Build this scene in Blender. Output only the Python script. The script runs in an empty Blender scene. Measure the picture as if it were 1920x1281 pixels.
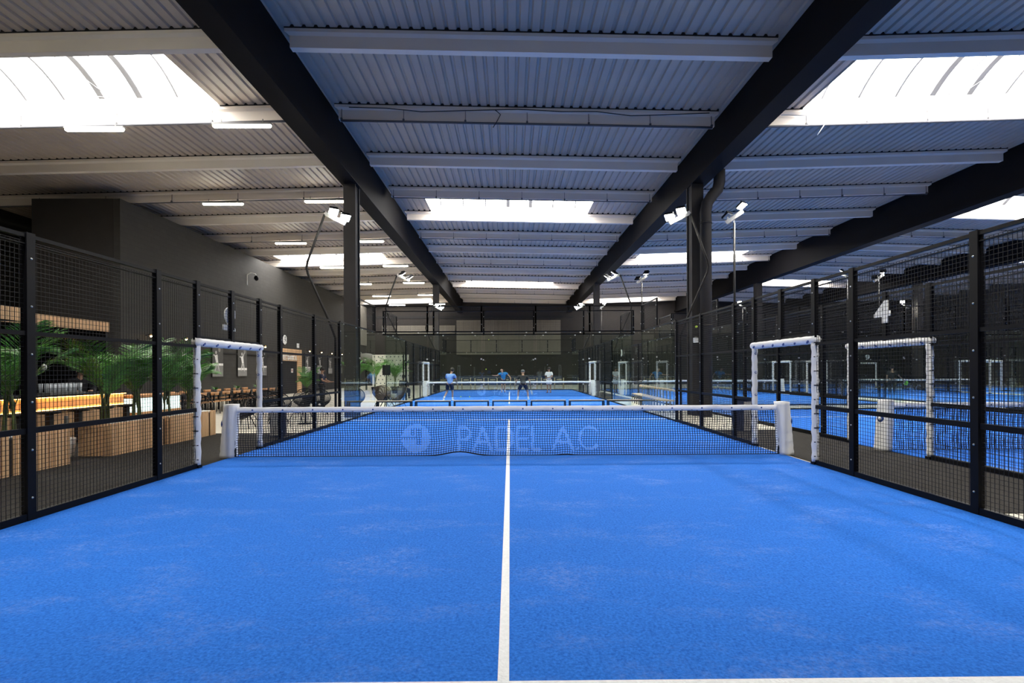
import bpy, bmesh, math, random
from mathutils import Vector, Matrix, Euler
sin, cos, pi = math.sin, math.cos, math.pi
rnd = random.Random(7)
S = bpy.context.scene
COL = S.collection

# ------------------------------------------------------------------ camera
def make_camera():
    cd = bpy.data.cameras.new('camera')
    cam = bpy.data.objects.new('camera', cd)
    COL.objects.link(cam)
    cd.sensor_fit = 'HORIZONTAL'
    cd.sensor_width = 36.0
    cd.lens = 981.1 / 1920 * 36
    cd.shift_x = -(964.1 - 960) / 1920
    cd.shift_y = (695.07 - 640.5) / 1920
    cd.clip_start, cd.clip_end = 0.05, 200
    yaw, roll = -0.0082, -0.0044
    fwd = Vector((-sin(yaw), cos(yaw), 0))
    rgt = Vector((cos(yaw), sin(yaw), 0))
    up = Vector((0, 0, 1))
    r2 = rgt * cos(roll) + up * sin(roll)
    u2 = up * cos(roll) - rgt * sin(roll)
    m = Matrix((r2, u2, -fwd)).transposed().to_4x4()
    m.translation = Vector((0.0393, -9.5176, 1.5579))
    cam.matrix_world = m
    S.camera = cam
make_camera()

# ------------------------------------------------------------------ world, exposure
w = bpy.data.worlds.new('world'); S.world = w; w.use_nodes = True
w.node_tree.nodes['Background'].inputs[0].default_value = (0.75, 0.85, 1.0, 1)
w.node_tree.nodes['Background'].inputs[1].default_value = 0.6
S.view_settings.view_transform = 'Standard'
S.view_settings.look = 'None'
S.view_settings.exposure = 0.68
S.view_settings.gamma = 1.0
S.view_settings.use_curve_mapping = False
S.cycles.max_bounces = 9
S.cycles.diffuse_bounces = 4
S.cycles.glossy_bounces = 4
S.cycles.transmission_bounces = 4
S.cycles.transparent_max_bounces = 48
S.cycles.sample_clamp_indirect = 6.0
S.cycles.caustics_reflective = False
S.cycles.caustics_refractive = False
SKY_E = 8.0       # daylight through the translucent rooflights
LENS_E = 90.0     # floodlight lenses
SPOT_W = 900.0    # watts per floodlight mast
TUBE_E = 24.0     # strip lights

# ------------------------------------------------------------------ materials
MATS = {}
def mat(name, col, rough=0.6, metal=0.0, spec=0.4, var=0.06, scale=6.0, bump=0.0, bscale=40.0, emit=None, estr=0.0):
    if name in MATS: return MATS[name]
    m = bpy.data.materials.new(name); m.use_nodes = True
    nt = m.node_tree; b = nt.nodes['Principled BSDF']
    b.inputs['Roughness'].default_value = rough
    b.inputs['Metallic'].default_value = metal
    b.inputs['Specular IOR Level'].default_value = spec
    tc = nt.nodes.new('ShaderNodeTexCoord')
    if var > 0:
        n = nt.nodes.new('ShaderNodeTexNoise'); n.inputs['Scale'].default_value = scale; n.inputs['Detail'].default_value = 3
        nt.links.new(tc.outputs['Object'], n.inputs['Vector'])
        r = nt.nodes.new('ShaderNodeValToRGB')
        r.color_ramp.elements[0].position = 0.3; r.color_ramp.elements[1].position = 0.7
        r.color_ramp.elements[0].color = tuple(c * (1 - var) for c in col) + (1,)
        r.color_ramp.elements[1].color = tuple(min(1, c * (1 + var)) for c in col) + (1,)
        nt.links.new(n.outputs['Fac'], r.inputs['Fac'])
        nt.links.new(r.outputs['Color'], b.inputs['Base Color'])
    else:
        b.inputs['Base Color'].default_value = tuple(col) + (1,)
    if bump > 0:
        n2 = nt.nodes.new('ShaderNodeTexNoise'); n2.inputs['Scale'].default_value = bscale; n2.inputs['Detail'].default_value = 2
        nt.links.new(tc.outputs['Object'], n2.inputs['Vector'])
        bp = nt.nodes.new('ShaderNodeBump'); bp.inputs['Strength'].default_value = bump; bp.inputs['Distance'].default_value = 0.02
        nt.links.new(n2.outputs['Fac'], bp.inputs['Height']); nt.links.new(bp.outputs['Normal'], b.inputs['Normal'])
    if emit:
        b.inputs['Emission Color'].default_value = tuple(emit) + (1,)
        b.inputs['Emission Strength'].default_value = estr
    MATS[name] = m
    return m

def turf_mat():
    m = bpy.data.materials.new('blue_turf'); m.use_nodes = True; nt = m.node_tree; b = nt.nodes['Principled BSDF']
    N, L = nt.nodes.new, nt.links.new
    tc = N('ShaderNodeTexCoord')
    fine = N('ShaderNodeTexNoise'); fine.inputs['Scale'].default_value = 55; fine.inputs['Detail'].default_value = 4; fine.inputs['Roughness'].default_value = 0.7
    L(tc.outputs['Object'], fine.inputs['Vector'])
    ramp = N('ShaderNodeValToRGB')
    ramp.color_ramp.elements[0].position = 0.33; ramp.color_ramp.elements[0].color = (0.009, 0.103, 0.50, 1)
    ramp.color_ramp.elements[1].position = 0.68; ramp.color_ramp.elements[1].color = (0.034, 0.212, 0.76, 1)
    L(fine.outputs['Fac'], ramp.inputs['Fac'])
    # sand worn into the pile: pale streaks and clouds
    big = N('ShaderNodeTexNoise'); big.inputs['Scale'].default_value = 1.5; big.inputs['Detail'].default_value = 6; big.inputs['Roughness'].default_value = 0.65
    mp = N('ShaderNodeMapping'); mp.inputs['Scale'].default_value = (0.75, 1.35, 1); mp.inputs['Rotation'].default_value = (0, 0, 0.35)
    L(tc.outputs['Object'], mp.inputs['Vector']); L(mp.outputs['Vector'], big.inputs['Vector'])
    r2 = N('ShaderNodeValToRGB'); r2.color_ramp.elements[0].position = 0.50; r2.color_ramp.elements[0].color = (0, 0, 0, 1)
    r2.color_ramp.elements[1].position = 0.72; r2.color_ramp.elements[1].color = (1, 1, 1, 1)
    L(big.outputs['Fac'], r2.inputs['Fac'])
    grit = N('ShaderNodeTexNoise'); grit.inputs['Scale'].default_value = 24; grit.inputs['Detail'].default_value = 5; grit.inputs['Roughness'].default_value = 0.75
    L(tc.outputs['Object'], grit.inputs['Vector'])
    r3 = N('ShaderNodeValToRGB'); r3.color_ramp.elements[0].position = 0.42; r3.color_ramp.elements[1].position = 0.72
    L(grit.outputs['Fac'], r3.inputs['Fac'])
    mu = N('ShaderNodeMath'); mu.operation = 'MULTIPLY'; L(r2.outputs['Color'], mu.inputs[0]); L(r3.outputs['Color'], mu.inputs[1])
    mu2 = N('ShaderNodeMath'); mu2.operation = 'MULTIPLY'; mu2.inputs[1].default_value = 0.8; L(mu.outputs[0], mu2.inputs[0])
    mix = N('ShaderNodeMix'); mix.data_type = 'RGBA'
    L(mu2.outputs[0], mix.inputs['Factor']); L(ramp.outputs['Color'], mix.inputs['A']); mix.inputs['B'].default_value = (0.22, 0.34, 0.74, 1)
    L(mix.outputs['Result'], b.inputs['Base Color'])
    b.inputs['Roughness'].default_value = 0.9; b.inputs['Specular IOR Level'].default_value = 0.12
    bp = N('ShaderNodeBump'); bp.inputs['Strength'].default_value = 0.35; bp.inputs['Distance'].default_value = 0.01
    L(fine.outputs['Fac'], bp.inputs['Height']); L(bp.outputs['Normal'], b.inputs['Normal'])
    return m
def glass_mat():
    m = bpy.data.materials.new('tempered_glass'); m.use_nodes = True; nt = m.node_tree
    nt.nodes.remove(nt.nodes['Principled BSDF']); N, L = nt.nodes.new, nt.links.new
    out = nt.nodes['Material Output']
    tr = N('ShaderNodeBsdfTransparent'); tr.inputs['Color'].default_value = (0.94, 0.97, 0.952, 1)
    gl = N('ShaderNodeBsdfGlossy'); gl.inputs['Roughness'].default_value = 0.0; gl.inputs['Color'].default_value = (0.9, 1, 0.95, 1)
    fr = N('ShaderNodeFresnel'); fr.inputs['IOR'].default_value = 1.9
    mx = N('ShaderNodeMixShader')
    ge = N('ShaderNodeNewGeometry'); iv = N('ShaderNodeMath'); iv.operation = 'SUBTRACT'; iv.inputs[0].default_value = 1; mu = N('ShaderNodeMath'); mu.operation = 'MULTIPLY'
    L(ge.outputs['Backfacing'], iv.inputs[1]); L(iv.outputs[0], mu.inputs[0]); L(fr.outputs[0], mu.inputs[1])   # reflect once, on the face that is met first
    L(mu.outputs[0], mx.inputs[0]); L(tr.outputs[0], mx.inputs[1]); L(gl.outputs[0], mx.inputs[2]); L(mx.outputs[0], out.inputs['Surface'])
    return m
def block_mat(name, c, bx=0.4, bz=0.2):
    m = bpy.data.materials.new(name); m.use_nodes = True; nt = m.node_tree; b = nt.nodes['Principled BSDF']; N, L = nt.nodes.new, nt.links.new
    tc = N('ShaderNodeTexCoord'); sx = N('ShaderNodeSeparateXYZ'); cx = N('ShaderNodeCombineXYZ'); ad = N('ShaderNodeMath')
    L(tc.outputs['Object'], sx.inputs[0]); L(sx.outputs['X'], ad.inputs[0]); L(sx.outputs['Y'], ad.inputs[1]); L(ad.outputs[0], cx.inputs['X']); L(sx.outputs['Z'], cx.inputs['Y'])
    br = N('ShaderNodeTexBrick'); br.inputs['Scale'].default_value = 1; br.inputs['Brick Width'].default_value = bx; br.inputs['Row Height'].default_value = bz
    br.inputs['Mortar Size'].default_value = 0.006
    br.inputs['Color1'].default_value = tuple(c) + (1,); br.inputs['Color2'].default_value = tuple(k * 0.86 for k in c) + (1,); br.inputs['Mortar'].default_value = tuple(k * 0.6 for k in c) + (1,)
    L(cx.outputs[0], br.inputs['Vector']); L(br.outputs['Color'], b.inputs['Base Color'])
    b.inputs['Roughness'].default_value = 0.75; b.inputs['Specular IOR Level'].default_value = 0.3
    return m
def wood_mat(name, c, sc=(30, 3, 3)):
    m = bpy.data.materials.new(name); m.use_nodes = True; nt = m.node_tree; b = nt.nodes['Principled BSDF']; N, L = nt.nodes.new, nt.links.new
    tc = N('ShaderNodeTexCoord'); mp = N('ShaderNodeMapping'); mp.inputs['Scale'].default_value = sc
    n = N('ShaderNodeTexNoise'); n.inputs['Scale'].default_value = 1.2; n.inputs['Detail'].default_value = 5
    r = N('ShaderNodeValToRGB'); r.color_ramp.elements[0].position = 0.3; r.color_ramp.elements[1].position = 0.72
    r.color_ramp.elements[0].color = tuple(k * 0.7 for k in c) + (1,); r.color_ramp.elements[1].color = tuple(min(1, k * 1.15) for k in c) + (1,)
    L(tc.outputs['Object'], mp.inputs[0]); L(mp.outputs[0], n.inputs['Vector']); L(n.outputs['Fac'], r.inputs[0]); L(r.outputs[0], b.inputs['Base Color'])
    b.inputs['Roughness'].default_value = 0.5
    return m
TURF = turf_mat(); GLASS = glass_mat()
LINE = mat('white_line', (0.85, 0.86, 0.88), 0.9, var=0.05, scale=40, bump=0.3, bscale=60)
BLACK = mat('black_powder_coat', (0.0025, 0.0025, 0.004), 0.5, spec=0.12, var=0.1)
WIRE = mat('black_wire', (0.005, 0.005, 0.006), 0.5, spec=0.25, var=0)
STEEL = mat('galvanised_steel', (0.55, 0.55, 0.54), 0.35, metal=0.9, var=0.08)
PAD = mat('white_vinyl', (0.80, 0.79, 0.77), 0.42, spec=0.5, var=0.04, scale=3, bump=0.5, bscale=7)
BAND = mat('white_net_tape', (0.84, 0.83, 0.83), 0.6, var=0.04, scale=4, bump=0.4, bscale=9)
BLUE = mat('blue_print', (0.02, 0.06, 0.24), 0.5, var=0.05)
NETM = mat('black_net_cord', (0.010, 0.012, 0.022), 0.8, spec=0.2, var=0)
NETW = mat('pale_net_print', (0.19, 0.28, 0.52), 0.8, spec=0.2, var=0)
CARPET = mat('charcoal_carpet', (0.036, 0.033, 0.030), 0.95, spec=0.1, var=0.35, scale=60, bump=0.3, bscale=90)
CREAM = mat('cream_floor', (0.56, 0.52, 0.43), 0.45, var=0.05, scale=2)
DARKW = block_mat('charcoal_block_wall', (0.038, 0.0355, 0.032))
DARKP = mat('charcoal_paint', (0.028, 0.025, 0.023), 0.75, spec=0.3, var=0.08, scale=2)
BACKW = mat('back_wall_paint', (0.024, 0.020, 0.018), 0.8, spec=0.3, var=0.08, scale=1)
BACKL = mat('taupe_wall_panel', (0.15, 0.135, 0.112), 0.75, var=0.05, scale=1)
BEAM = mat('dark_steel_beam', (0.006, 0.0052, 0.0058), 0.7, spec=0.12, var=0.1, scale=2)
COLM = mat('grey_brown_column', (0.036, 0.032, 0.029), 0.7, spec=0.2, var=0.08, scale=2)
DECK = mat('grey_roof_sheet', (0.46, 0.385, 0.315), 0.5, spec=0.4, var=0.05, scale=1)
PURL = mat('white_purlin', (0.79, 0.71, 0.62), 0.55, var=0.03, scale=1)
SKY = mat('translucent_rooflight', (0.8, 0.8, 0.8), 0.6, var=0, emit=(1.0, 0.985, 0.96), estr=SKY_E)
RIBM = mat('rooflight_rib', (0.16, 0.16, 0.165), 0.6, var=0)
LENS = mat('lit_floodlight_lens', (0.9, 0.9, 0.9), 0.3, var=0, emit=(1.0, 0.98, 0.86), estr=LENS_E)
TUBE = mat('lit_tube', (0.9, 0.9, 0.9), 0.4, var=0, emit=(1.0, 0.96, 0.78), estr=TUBE_E)
WOOD = wood_mat('oak_slat', (0.74, 0.47, 0.26), (2, 2, 0.6))
TANW = wood_mat('tan_plywood', (0.58, 0.30, 0.13), (4, 4, 4))
LWOOD = wood_mat('light_beech', (0.66, 0.50, 0.30), (4, 4, 4))
BACKING = mat('dark_backing', (0.03, 0.018, 0.010), 0.8, var=0.05)
PEB = mat('white_pebble', (0.78, 0.77, 0.74), 0.7, var=0.08, scale=30)
LEAF = mat('palm_leaf', (0.10, 0.27, 0.05), 0.45, spec=0.4, var=0.5, scale=5)
STEM = mat('palm_stem', (0.10, 0.13, 0.04), 0.6, var=0.3, scale=8)
MATBLK = mat('matt_black', (0.012, 0.011, 0.012), 0.7, spec=0.3, var=0.1)
WHITE = mat('white_paint', (0.82, 0.82, 0.80), 0.5, var=0.03)
GREYP = mat('mid_grey_plastic', (0.16, 0.16, 0.15), 0.55, var=0.06)
LED = mat('warm_led_strip', (1, 0.6, 0.25), 0.5, var=0, emit=(1.0, 0.48, 0.12), estr=14)
WARM = mat('warm_bulb', (1, 0.8, 0.5), 0.5, var=0, emit=(1.0, 0.70, 0.35), estr=18)
SCREEN = mat('lit_case_front', (0.7, 0.85, 0.85), 0.3, var=0.3, scale=9, emit=(0.72, 0.92, 0.88), estr=0.8)
NAVY = mat('navy_vinyl', (0.02, 0.028, 0.07), 0.5, var=0.08)
BALLM = mat('yellow_ball_felt', (0.62, 0.80, 0.08), 0.9, var=0.08)
GREYS = [mat('print_grey_%d' % i, (g, g * 0.98, g * 0.95), 0.5, var=0.12, scale=7) for i, g in enumerate((0.012, 0.06, 0.20, 0.45, 0.72))]

# ------------------------------------------------------------------ mesh builder
class MB:
    def __init__(s): s.v = []; s.f = []; s.m = []; s.sm = []
    def add(s, vs, fs, m=0, smooth=False):
        o = len(s.v); s.v += [tuple(p) for p in vs]
        for f in fs: s.f.append(tuple(i + o for i in f)); s.m.append(m); s.sm.append(smooth)
        return s
    def box(s, c, d, m=0, rz=0.0, taper=1.0):
        x, y, z = d[0] / 2, d[1] / 2, d[2] / 2; vs = []
        for sz in (-1, 1):
            k = taper if sz > 0 else 1
            for sx, sy in ((-1, -1), (1, -1), (1, 1), (-1, 1)):
                px, py = sx * x * k, sy * y * k
                vs.append((c[0] + px * cos(rz) - py * sin(rz), c[1] + px * sin(rz) + py * cos(rz), c[2] + sz * z))
        return s.add(vs, [(3, 2, 1, 0), (4, 5, 6, 7), (0, 1, 5, 4), (1, 2, 6, 5), (2, 3, 7, 6), (3, 0, 4, 7)], m)
    def bar(s, p, q, w, h=None, m=0, caps=True, up=(0, 0, 1)):
        p, q = Vector(p), Vector(q); d = (q - p).normalized(); h = h or w
        u = Vector(up)
        if abs(d.dot(u)) > 0.98: u = Vector((0, 1, 0))
        a = d.cross(u).normalized(); b = a.cross(d)
        vs = [c + a * (i * w / 2) + b * (j * h / 2) for c in (p, q) for i, j in ((-1, -1), (1, -1), (1, 1), (-1, 1))]
        fs = [(0, 1, 5, 4), (1, 2, 6, 5), (2, 3, 7, 6), (3, 0, 4, 7)]
        if caps: fs += [(3, 2, 1, 0), (4, 5, 6, 7)]
        return s.add(vs, fs, m)
    def tube(s, pts, r, n=8, m=0, closed=False, smooth=True, caps=True):
        pts = [Vector(p) for p in pts]; K = len(pts); vs = []; fs = []
        rr = r if isinstance(r, (list, tuple)) else [r] * K
        ref = None
        for i, p in enumerate(pts):
            a = pts[(i - 1) % K] if (closed or i > 0) else p
            b = pts[(i + 1) % K] if (closed or i < K - 1) else p
            d = (b - a).normalized()
            if ref is None: ref = Vector((0, 0, 1)) if abs(d.z) < 0.9 else Vector((0, 1, 0))
            x = d.cross(ref).normalized(); y = x.cross(d).normalized(); ref = y
            for k in range(n):
                t = 2 * pi * k / n; vs.append(p + (x * cos(t) + y * sin(t)) * rr[i])
        for i in range(K if closed else K - 1):
            j = (i + 1) % K
            for k in range(n): k2 = (k + 1) % n; fs.append((i * n + k, i * n + k2, j * n + k2, j * n + k))
        if caps and not closed: fs += [tuple(range(n))[::-1], tuple((K - 1) * n + k for k in range(n))]
        return s.add(vs, fs, m, smooth)
    def lathe(s, prof, c=(0, 0, 0), n=16, m=0, smooth=True):
        vs = []; fs = []; K = len(prof)
        for r, z in prof:
            for k in range(n): t = 2 * pi * k / n; vs.append((c[0] + r * cos(t), c[1] + r * sin(t), c[2] + z))
        for i in range(K - 1):
            for k in range(n): k2 = (k + 1) % n; fs.append((i * n + k, i * n + k2, (i + 1) * n + k2, (i + 1) * n + k))
        fs += [tuple(range(n))[::-1], tuple((K - 1) * n + k for k in range(n))]
        return s.add(vs, fs, m, smooth)
    def ball(s, c, r, nu=12, nv=8, m=0):
        if not isinstance(r, (tuple, list)): r = (r, r, r)
        vs = []; fs = []
        for i in range(nv + 1):
            t = pi * i / nv
            for k in range(nu):
                a = 2 * pi * k / nu; st = max(sin(t), 0.02)
                vs.append((c[0] + r[0] * st * cos(a), c[1] + r[1] * st * sin(a), c[2] - r[2] * cos(t)))
        for i in range(nv):
            for k in range(nu): k2 = (k + 1) % nu; fs.append((i * nu + k, i * nu + k2, (i + 1) * nu + k2, (i + 1) * nu + k))
        return s.add(vs, fs, m, True)
    def prism(s, poly, d0, d1, axis='y', m=0):
        """2D outline extruded from d0 to d1 along an axis (outline in the two other axes, in order)"""
        def P(a, b, d): return {'x': (d, a, b), 'y': (a, d, b), 'z': (a, b, d)}[axis]
        n = len(poly); vs = [P(a, b, d0) for a, b in poly] + [P(a, b, d1) for a, b in poly]
        fs = [tuple(range(n))[::-1], tuple(range(n, 2 * n))] + [(i, (i + 1) % n, n + (i + 1) % n, n + i) for i in range(n)]
        return s.add(vs, fs, m)
    def mesh(s, name, mats):
        me = bpy.data.meshes.new(name); me.from_pydata(s.v, [], s.f)
        for k in (mats if isinstance(mats, (list, tuple)) else [mats]): me.materials.append(k)
        me.polygons.foreach_set('material_index', s.m); me.polygons.foreach_set('use_smooth', s.sm); me.update()
        if len(s.f) < 4000:
            bm = bmesh.new(); bm.from_mesh(me); bmesh.ops.recalc_face_normals(bm, faces=bm.faces); bm.to_mesh(me); bm.free()
        return me
CACHE = {}
def obj(name, src, mats=None, parent=None, key=None, loc=None, rot=None):
    """one mesh object; src is an MB, a mesh, or a function returning an MB (cached under key)"""
    if key is not None:
        if key not in CACHE: CACHE[key] = src().mesh(name, mats)
        me = CACHE[key]
    elif isinstance(src, MB): me = src.mesh(name, mats)
    else: me = src
    o = bpy.data.objects.new(name, me); COL.objects.link(o)
    if parent: o.parent = parent
    if loc: o.location = loc
    if rot: o.rotation_euler = rot
    return o
def tag(o, label=None, cat=None, group=None, kind=None):
    if label: o['label'] = label
    if cat: o['category'] = cat
    if group: o['group'] = group
    if kind: o['kind'] = kind
    return o
def thing(name, label, cat, loc=(0, 0, 0), rz=0.0, group=None):
    o = bpy.data.objects.new(name, None); COL.objects.link(o); o.location = loc; o.rotation_euler = (0, 0, rz); o.empty_display_size = 0.2
    return tag(o, label, cat, group)
def struct(name, src, mats, label=None, group=None, parent=None, cat=None):
    o = obj(name, src, mats, parent)
    if not parent: o['kind'] = 'structure'
    return tag(o, label, cat, group)
def copy_tree(o, parent=None):
    c = o.copy(); COL.objects.link(c)
    if parent: c.parent = parent
    for ch in o.children: copy_tree(ch, c)
    return c
def text_mesh(txt, size, depth, m, bold=0.0):
    cu = bpy.data.curves.new('t', 'FONT'); cu.body = txt; cu.size = size; cu.extrude = depth; cu.offset = bold; cu.align_x = 'CENTER'; cu.resolution_u = 3
    o = bpy.data.objects.new('t', cu); COL.objects.link(o)
    dg = bpy.context.evaluated_depsgraph_get(); me = bpy.data.meshes.new_from_object(o.evaluated_get(dg))
    bpy.data.objects.remove(o); bpy.data.curves.remove(cu)
    me.materials.clear(); me.materials.append(m)
    return me

# ------------------------------------------------------------------ the hall: floor, walls, roof
def slab(x0, x1, y0, y1, z0, z1, m=0, mb=None):
    return (mb or MB()).box(((x0 + x1) / 2, (y0 + y1) / 2, (z0 + z1) / 2), (x1 - x0, y1 - y0, z1 - z0), m)
struct('floor', slab(-23, 46, -12.2, 47.6, -0.2, 0.0), CREAM, 'pale cream floor of the hall between the blue courts')
for nm, (x0, x1, y0, y1), lb in (
        ('floor_mat', (-7.62, -5.0, -4.0, 3.75), 'charcoal carpet strip between the foreground court and the palm planters'),
        ('floor_mat', (5.09, 7.2, -3.95, 3.95), 'charcoal carpet strip between the foreground court and court number 4'),
        ('floor_mat', (-12.2, -7.62, -6.0, 3.75), 'charcoal carpet under the bar counter and stools'),
        ('floor_mat', (5.3, 6.6, 18.0, 27.5), 'charcoal carpet strip between the two courts at the back')):
    struct(nm, slab(x0, x1, y0, y1, 0.0, 0.008), CARPET, lb)
BX = [-5.33, 6.48, 18.25, 30.05]           # main roof beams
ZK = [(-23, 8.52), (-5.33, 8.93), (6.48, 8.70), (18.25, 9.05), (30.05, 8.72), (46, 9.1)]
def zb(x):
    for (a, za), (b, z2) in zip(ZK, ZK[1:]):
        if x <= b: return za + (z2 - za) * (x - a) / (b - a)
    return ZK[-1][1]
YP = {n: 2.5 + 3.39 * (n - 1) for n in range(-3, 15)}       # purlin lines, the first in view is 1
W0, YB = -12.0, 47.4
struct('wall_front', slab(-23, 46, -12.2, -12.0, 0, 9.6), DARKP, 'dark wall behind the camera')
struct('wall_back', slab(-23, 46, YB, YB + 0.2, 0, 9.8), BACKW, 'dark brown end wall of the hall')
struct('wall_right', slab(45.8, 46, -12, YB, 0, 9.8), mat('taupe_paint', (.10, .088, .076), .8, var=.06, scale=1), 'dark wall along the right side of the hall')
struct('wall_left', slab(-15.75, -15.5, 11.5, YB, 0, 8.5), DARKW, 'charcoal painted block wall carrying the posters and the clock')
struct('wall_left_return', slab(-19.0, -15.76, 11.5, 11.75, 0, 8.5), DARKP, 'dark wall face behind the bar, facing the camera')
struct('wall_left_outer', slab(-23.1, -22.9, -12, YB, 0, 9.6), DARKP, 'dark outer wall behind the bar')
struct('trim_1', slab(-15.5, -15.44, 14.0, 25.2, 2.55, 2.6), MATBLK, 'thin dark rail along the poster wall')
# pale panels on the end wall
mb = MB()
for k in range(5): slab(-5.75 + k * 2.27, -5.75 + k * 2.27 + 2.25, YB - 0.08, YB, 3.3, 7.05, 0, mb)
struct('trim_2', mb, BACKL, 'band of pale taupe panels on the end wall')
struct('trim_3', slab(-15.4, 7, YB - 0.05, YB, 7.25, 7.5), MATBLK, 'dark ledge across the top of the end wall')
struct('trim_4', slab(-13.8, -5.9, YB - 0.06, YB, 5.6, 6.5), BACKL, 'pale strip on the end wall beside the left corner')
struct('trim_5', slab(-5.8, 5.7, YB - 0.1, YB, 0, 1.0), NAVY, 'navy lower band of the end wall')
mb = MB()
for k in range(8): slab(-15.5, -15.40, 42.4 + k * 0.6, 42.4 + k * 0.6 + 0.5, 4.3, 8.4, 0, mb)
struct('trim_6', mb, BACKL, 'ribbed cladding at the far end of the left wall, coloured pale as rooflit')  # ribs are modelled; their pale colour stands for rooflight on the wall

def deck(name, rects, label):
    mb = MB(); pitch = 0.27
    for x0, x1, y0, y1 in rects:
        xs = []; n = max(1, round((x1 - x0) / pitch)); p = (x1 - x0) / n
        for i in range(n):
            a = x0 + i * p
            xs += [(a, 0), (a + 0.60 * p, 0), (a + 0.70 * p, 0.05), (a + 0.90 * p, 0.05)]
        xs.append((x1, 0))
        vs = []; fs = []
        for x, dz in xs:
            z = zb(x) + 0.43 + dz; vs += [(x, y0, z), (x, y1, z)]
        for i in range(len(xs) - 1): fs.append((2 * i, 2 * i + 1, 2 * i + 3, 2 * i + 2))
        mb.add(vs, fs)
    return struct(name, mb, DECK, label)
BAYS = {'left': (-22.9, -5.33), 'centre': (-5.33, 6.48), 'right': (6.48, 18.25), 'far right': (18.25, 30.05), 'outermost right': (30.05, 45.9)}
SKYL = {'left': ([1, 7, 13], -15.4, -8.35), 'centre': ([4, 10], -3.75, 3.85), 'right': ([1, 7, 13], 8.65, 15.9),
        'far right': ([4, 10], 20.4, 28.0), 'outermost right': ([7], 32.5, 43)}
nwin = 0
for bay, (x0, x1) in BAYS.items():
    slots, s0, s1 = SKYL[bay]
    rects = []; y = W0
    for n in slots:
        ya, yb_ = YP[n], (YP[n + 1] if n < 14 else YB)
        rects += [(x0, x1, y, ya), (x0, s0, ya, yb_), (s1, x1, ya, yb_)]; y = yb_
    rects.append((x0, x1, y, YB))
    deck('ceiling', rects, 'corrugated metal roof sheeting over the %s bay' % bay)
    for n in slots:
        nwin += 1; ya, yb_ = YP[n], YP[n + 1] if n < 14 else YB
        K = 14; mb = MB(); vs = []; fs = []
        for x in (s0, s1):
            for i in range(K + 1):
                t = i / K; vs.append((x, ya + (yb_ - ya) * t, zb(x) + 0.45 + 0.85 * sin(pi * t) ** 0.8))
        for i in range(K): fs.append((i, i + 1, K + 2 + i, K + 1 + i))
        fs += [tuple(range(K + 1)), tuple(range(K + 1, 2 * K + 2))[::-1]]
        mb.add(vs, fs)
        wn = struct('window_%d' % nwin, mb, SKY, 'bright arched rooflight in the %s bay, number %d from the camera' % (bay, slots.index(n) + 1))
        k = 0; x = s0 + 0.5
        while x < s1 - 0.2:
            thick = 0.17 if k % 5 in (3, 4) else 0.06
            pts = [(x, ya + (yb_ - ya) * i / K, zb(x) + 0.40 + 0.85 * sin(pi * i / K) ** 0.8) for i in range(1, K)]
            rb = MB()
            for p, q in zip(pts, pts[1:]): rb.bar(p, q, thick, 0.04, caps=False)
            obj('window_rib', rb, RIBM, wn); x += 1.08; k += 1
        vb = MB(); xc = s0 + 0.5 + 1.08 * 3.5; zc = zb(xc) + 0.6
        for p, q in (((xc - .5, ya + 1.0, zc + .3), (xc + .5, ya + 1.0, zc + .3)), ((xc - .5, ya + 1.0, zc + .3), (xc - .2, yb_ - .4, zc)), ((xc + .5, ya + 1.0, zc + .3), (xc + .2, yb_ - .4, zc)),
                     ((xc - .5, yb_ - .45, zc), (xc + .6, yb_ - .35, zc - .05))): vb.bar(p, q, 0.02)
        obj('vent_opener', vb, RIBM, wn)
# main beams, columns
for i, x in enumerate(BX):
    mb = MB(); slab(x - 0.275, x + 0.275, W0, YB, 7.86, 8.06, 0, mb); slab(x - 0.17, x + 0.17, W0, YB, 8.06, zb(x) + 0.42, 0, mb)
    struct('roof_beam', mb, BEAM, ['dark main roof beam on the left, between the left and centre bays', 'dark main roof beam above the round downpipe', 'dark main roof beam over the court number 4 side', 'outermost dark roof beam at far right'][i])
CP = [('front column on the left, behind the foreground court glass', -5.33, 8.1), ('rear column on the left, beside the middle court', -5.33, 28.45),
      ('front column on the right, with the round downpipe', 6.42, 8.15), ('rear column on the right, beside the middle court', 6.4, 28.45),
      ('front column under the third beam', 18.25, 8.1), ('rear column under the third beam', 18.25, 28.45), ('rear column under the outermost beam', 30.05, 28.45)]
for lb, x, y in CP:
    mb = MB(); slab(x - 0.2, x + 0.2, y, y + 0.08, 0, 7.86, 0, mb); slab(x - 0.06, x + 0.06, y + 0.08, y + 0.46, 0, 7.86, 0, mb); slab(x - 0.2, x + 0.2, y + 0.46, y + 0.54, 0, 7.86, 0, mb)
    slab(x - 0.16, x + 0.16, y + .06, y + 0.48, 0, 7.86, 0, mb)
    struct('column', mb, COLM, 'grey brown steel ' + lb)
pt = thing('downpipe', 'thick round downpipe standing against the right front column', 'pipe', (6.58, 7.85, 0))
mb = MB(); mb.tube([(0, 0, 0), (0, 0, 6.8), (0.05, 0, 7.1), (0.22, 0, 7.36), (0.40, 0, 7.56), (0.46, 0, 7.8), (0.46, 0, 8.2)], 0.185, 16)
obj('pipe', mb, COLM, pt)
for z in (3.0, 6.4): obj('pipe_collar', MB().tube([(0, 0, z), (0, 0, z + .06)], 0.2, 16), COLM, pt)
pt = thing('duct_pipe', 'tall dark round pipe beyond the bar, left of the wall', 'pipe', (-18.2, 9.0, 0))
mb = MB(); mb.tube([(0, 0, 0), (0, 0, 8.3)], 0.22, 14); obj('pipe', mb, COLM, pt)
mb = MB(); mb.tube([(0, 0, 7.0), (0, 0, 7.08)], 0.25, 14); obj('pipe_collar', mb, COLM, pt)
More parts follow.
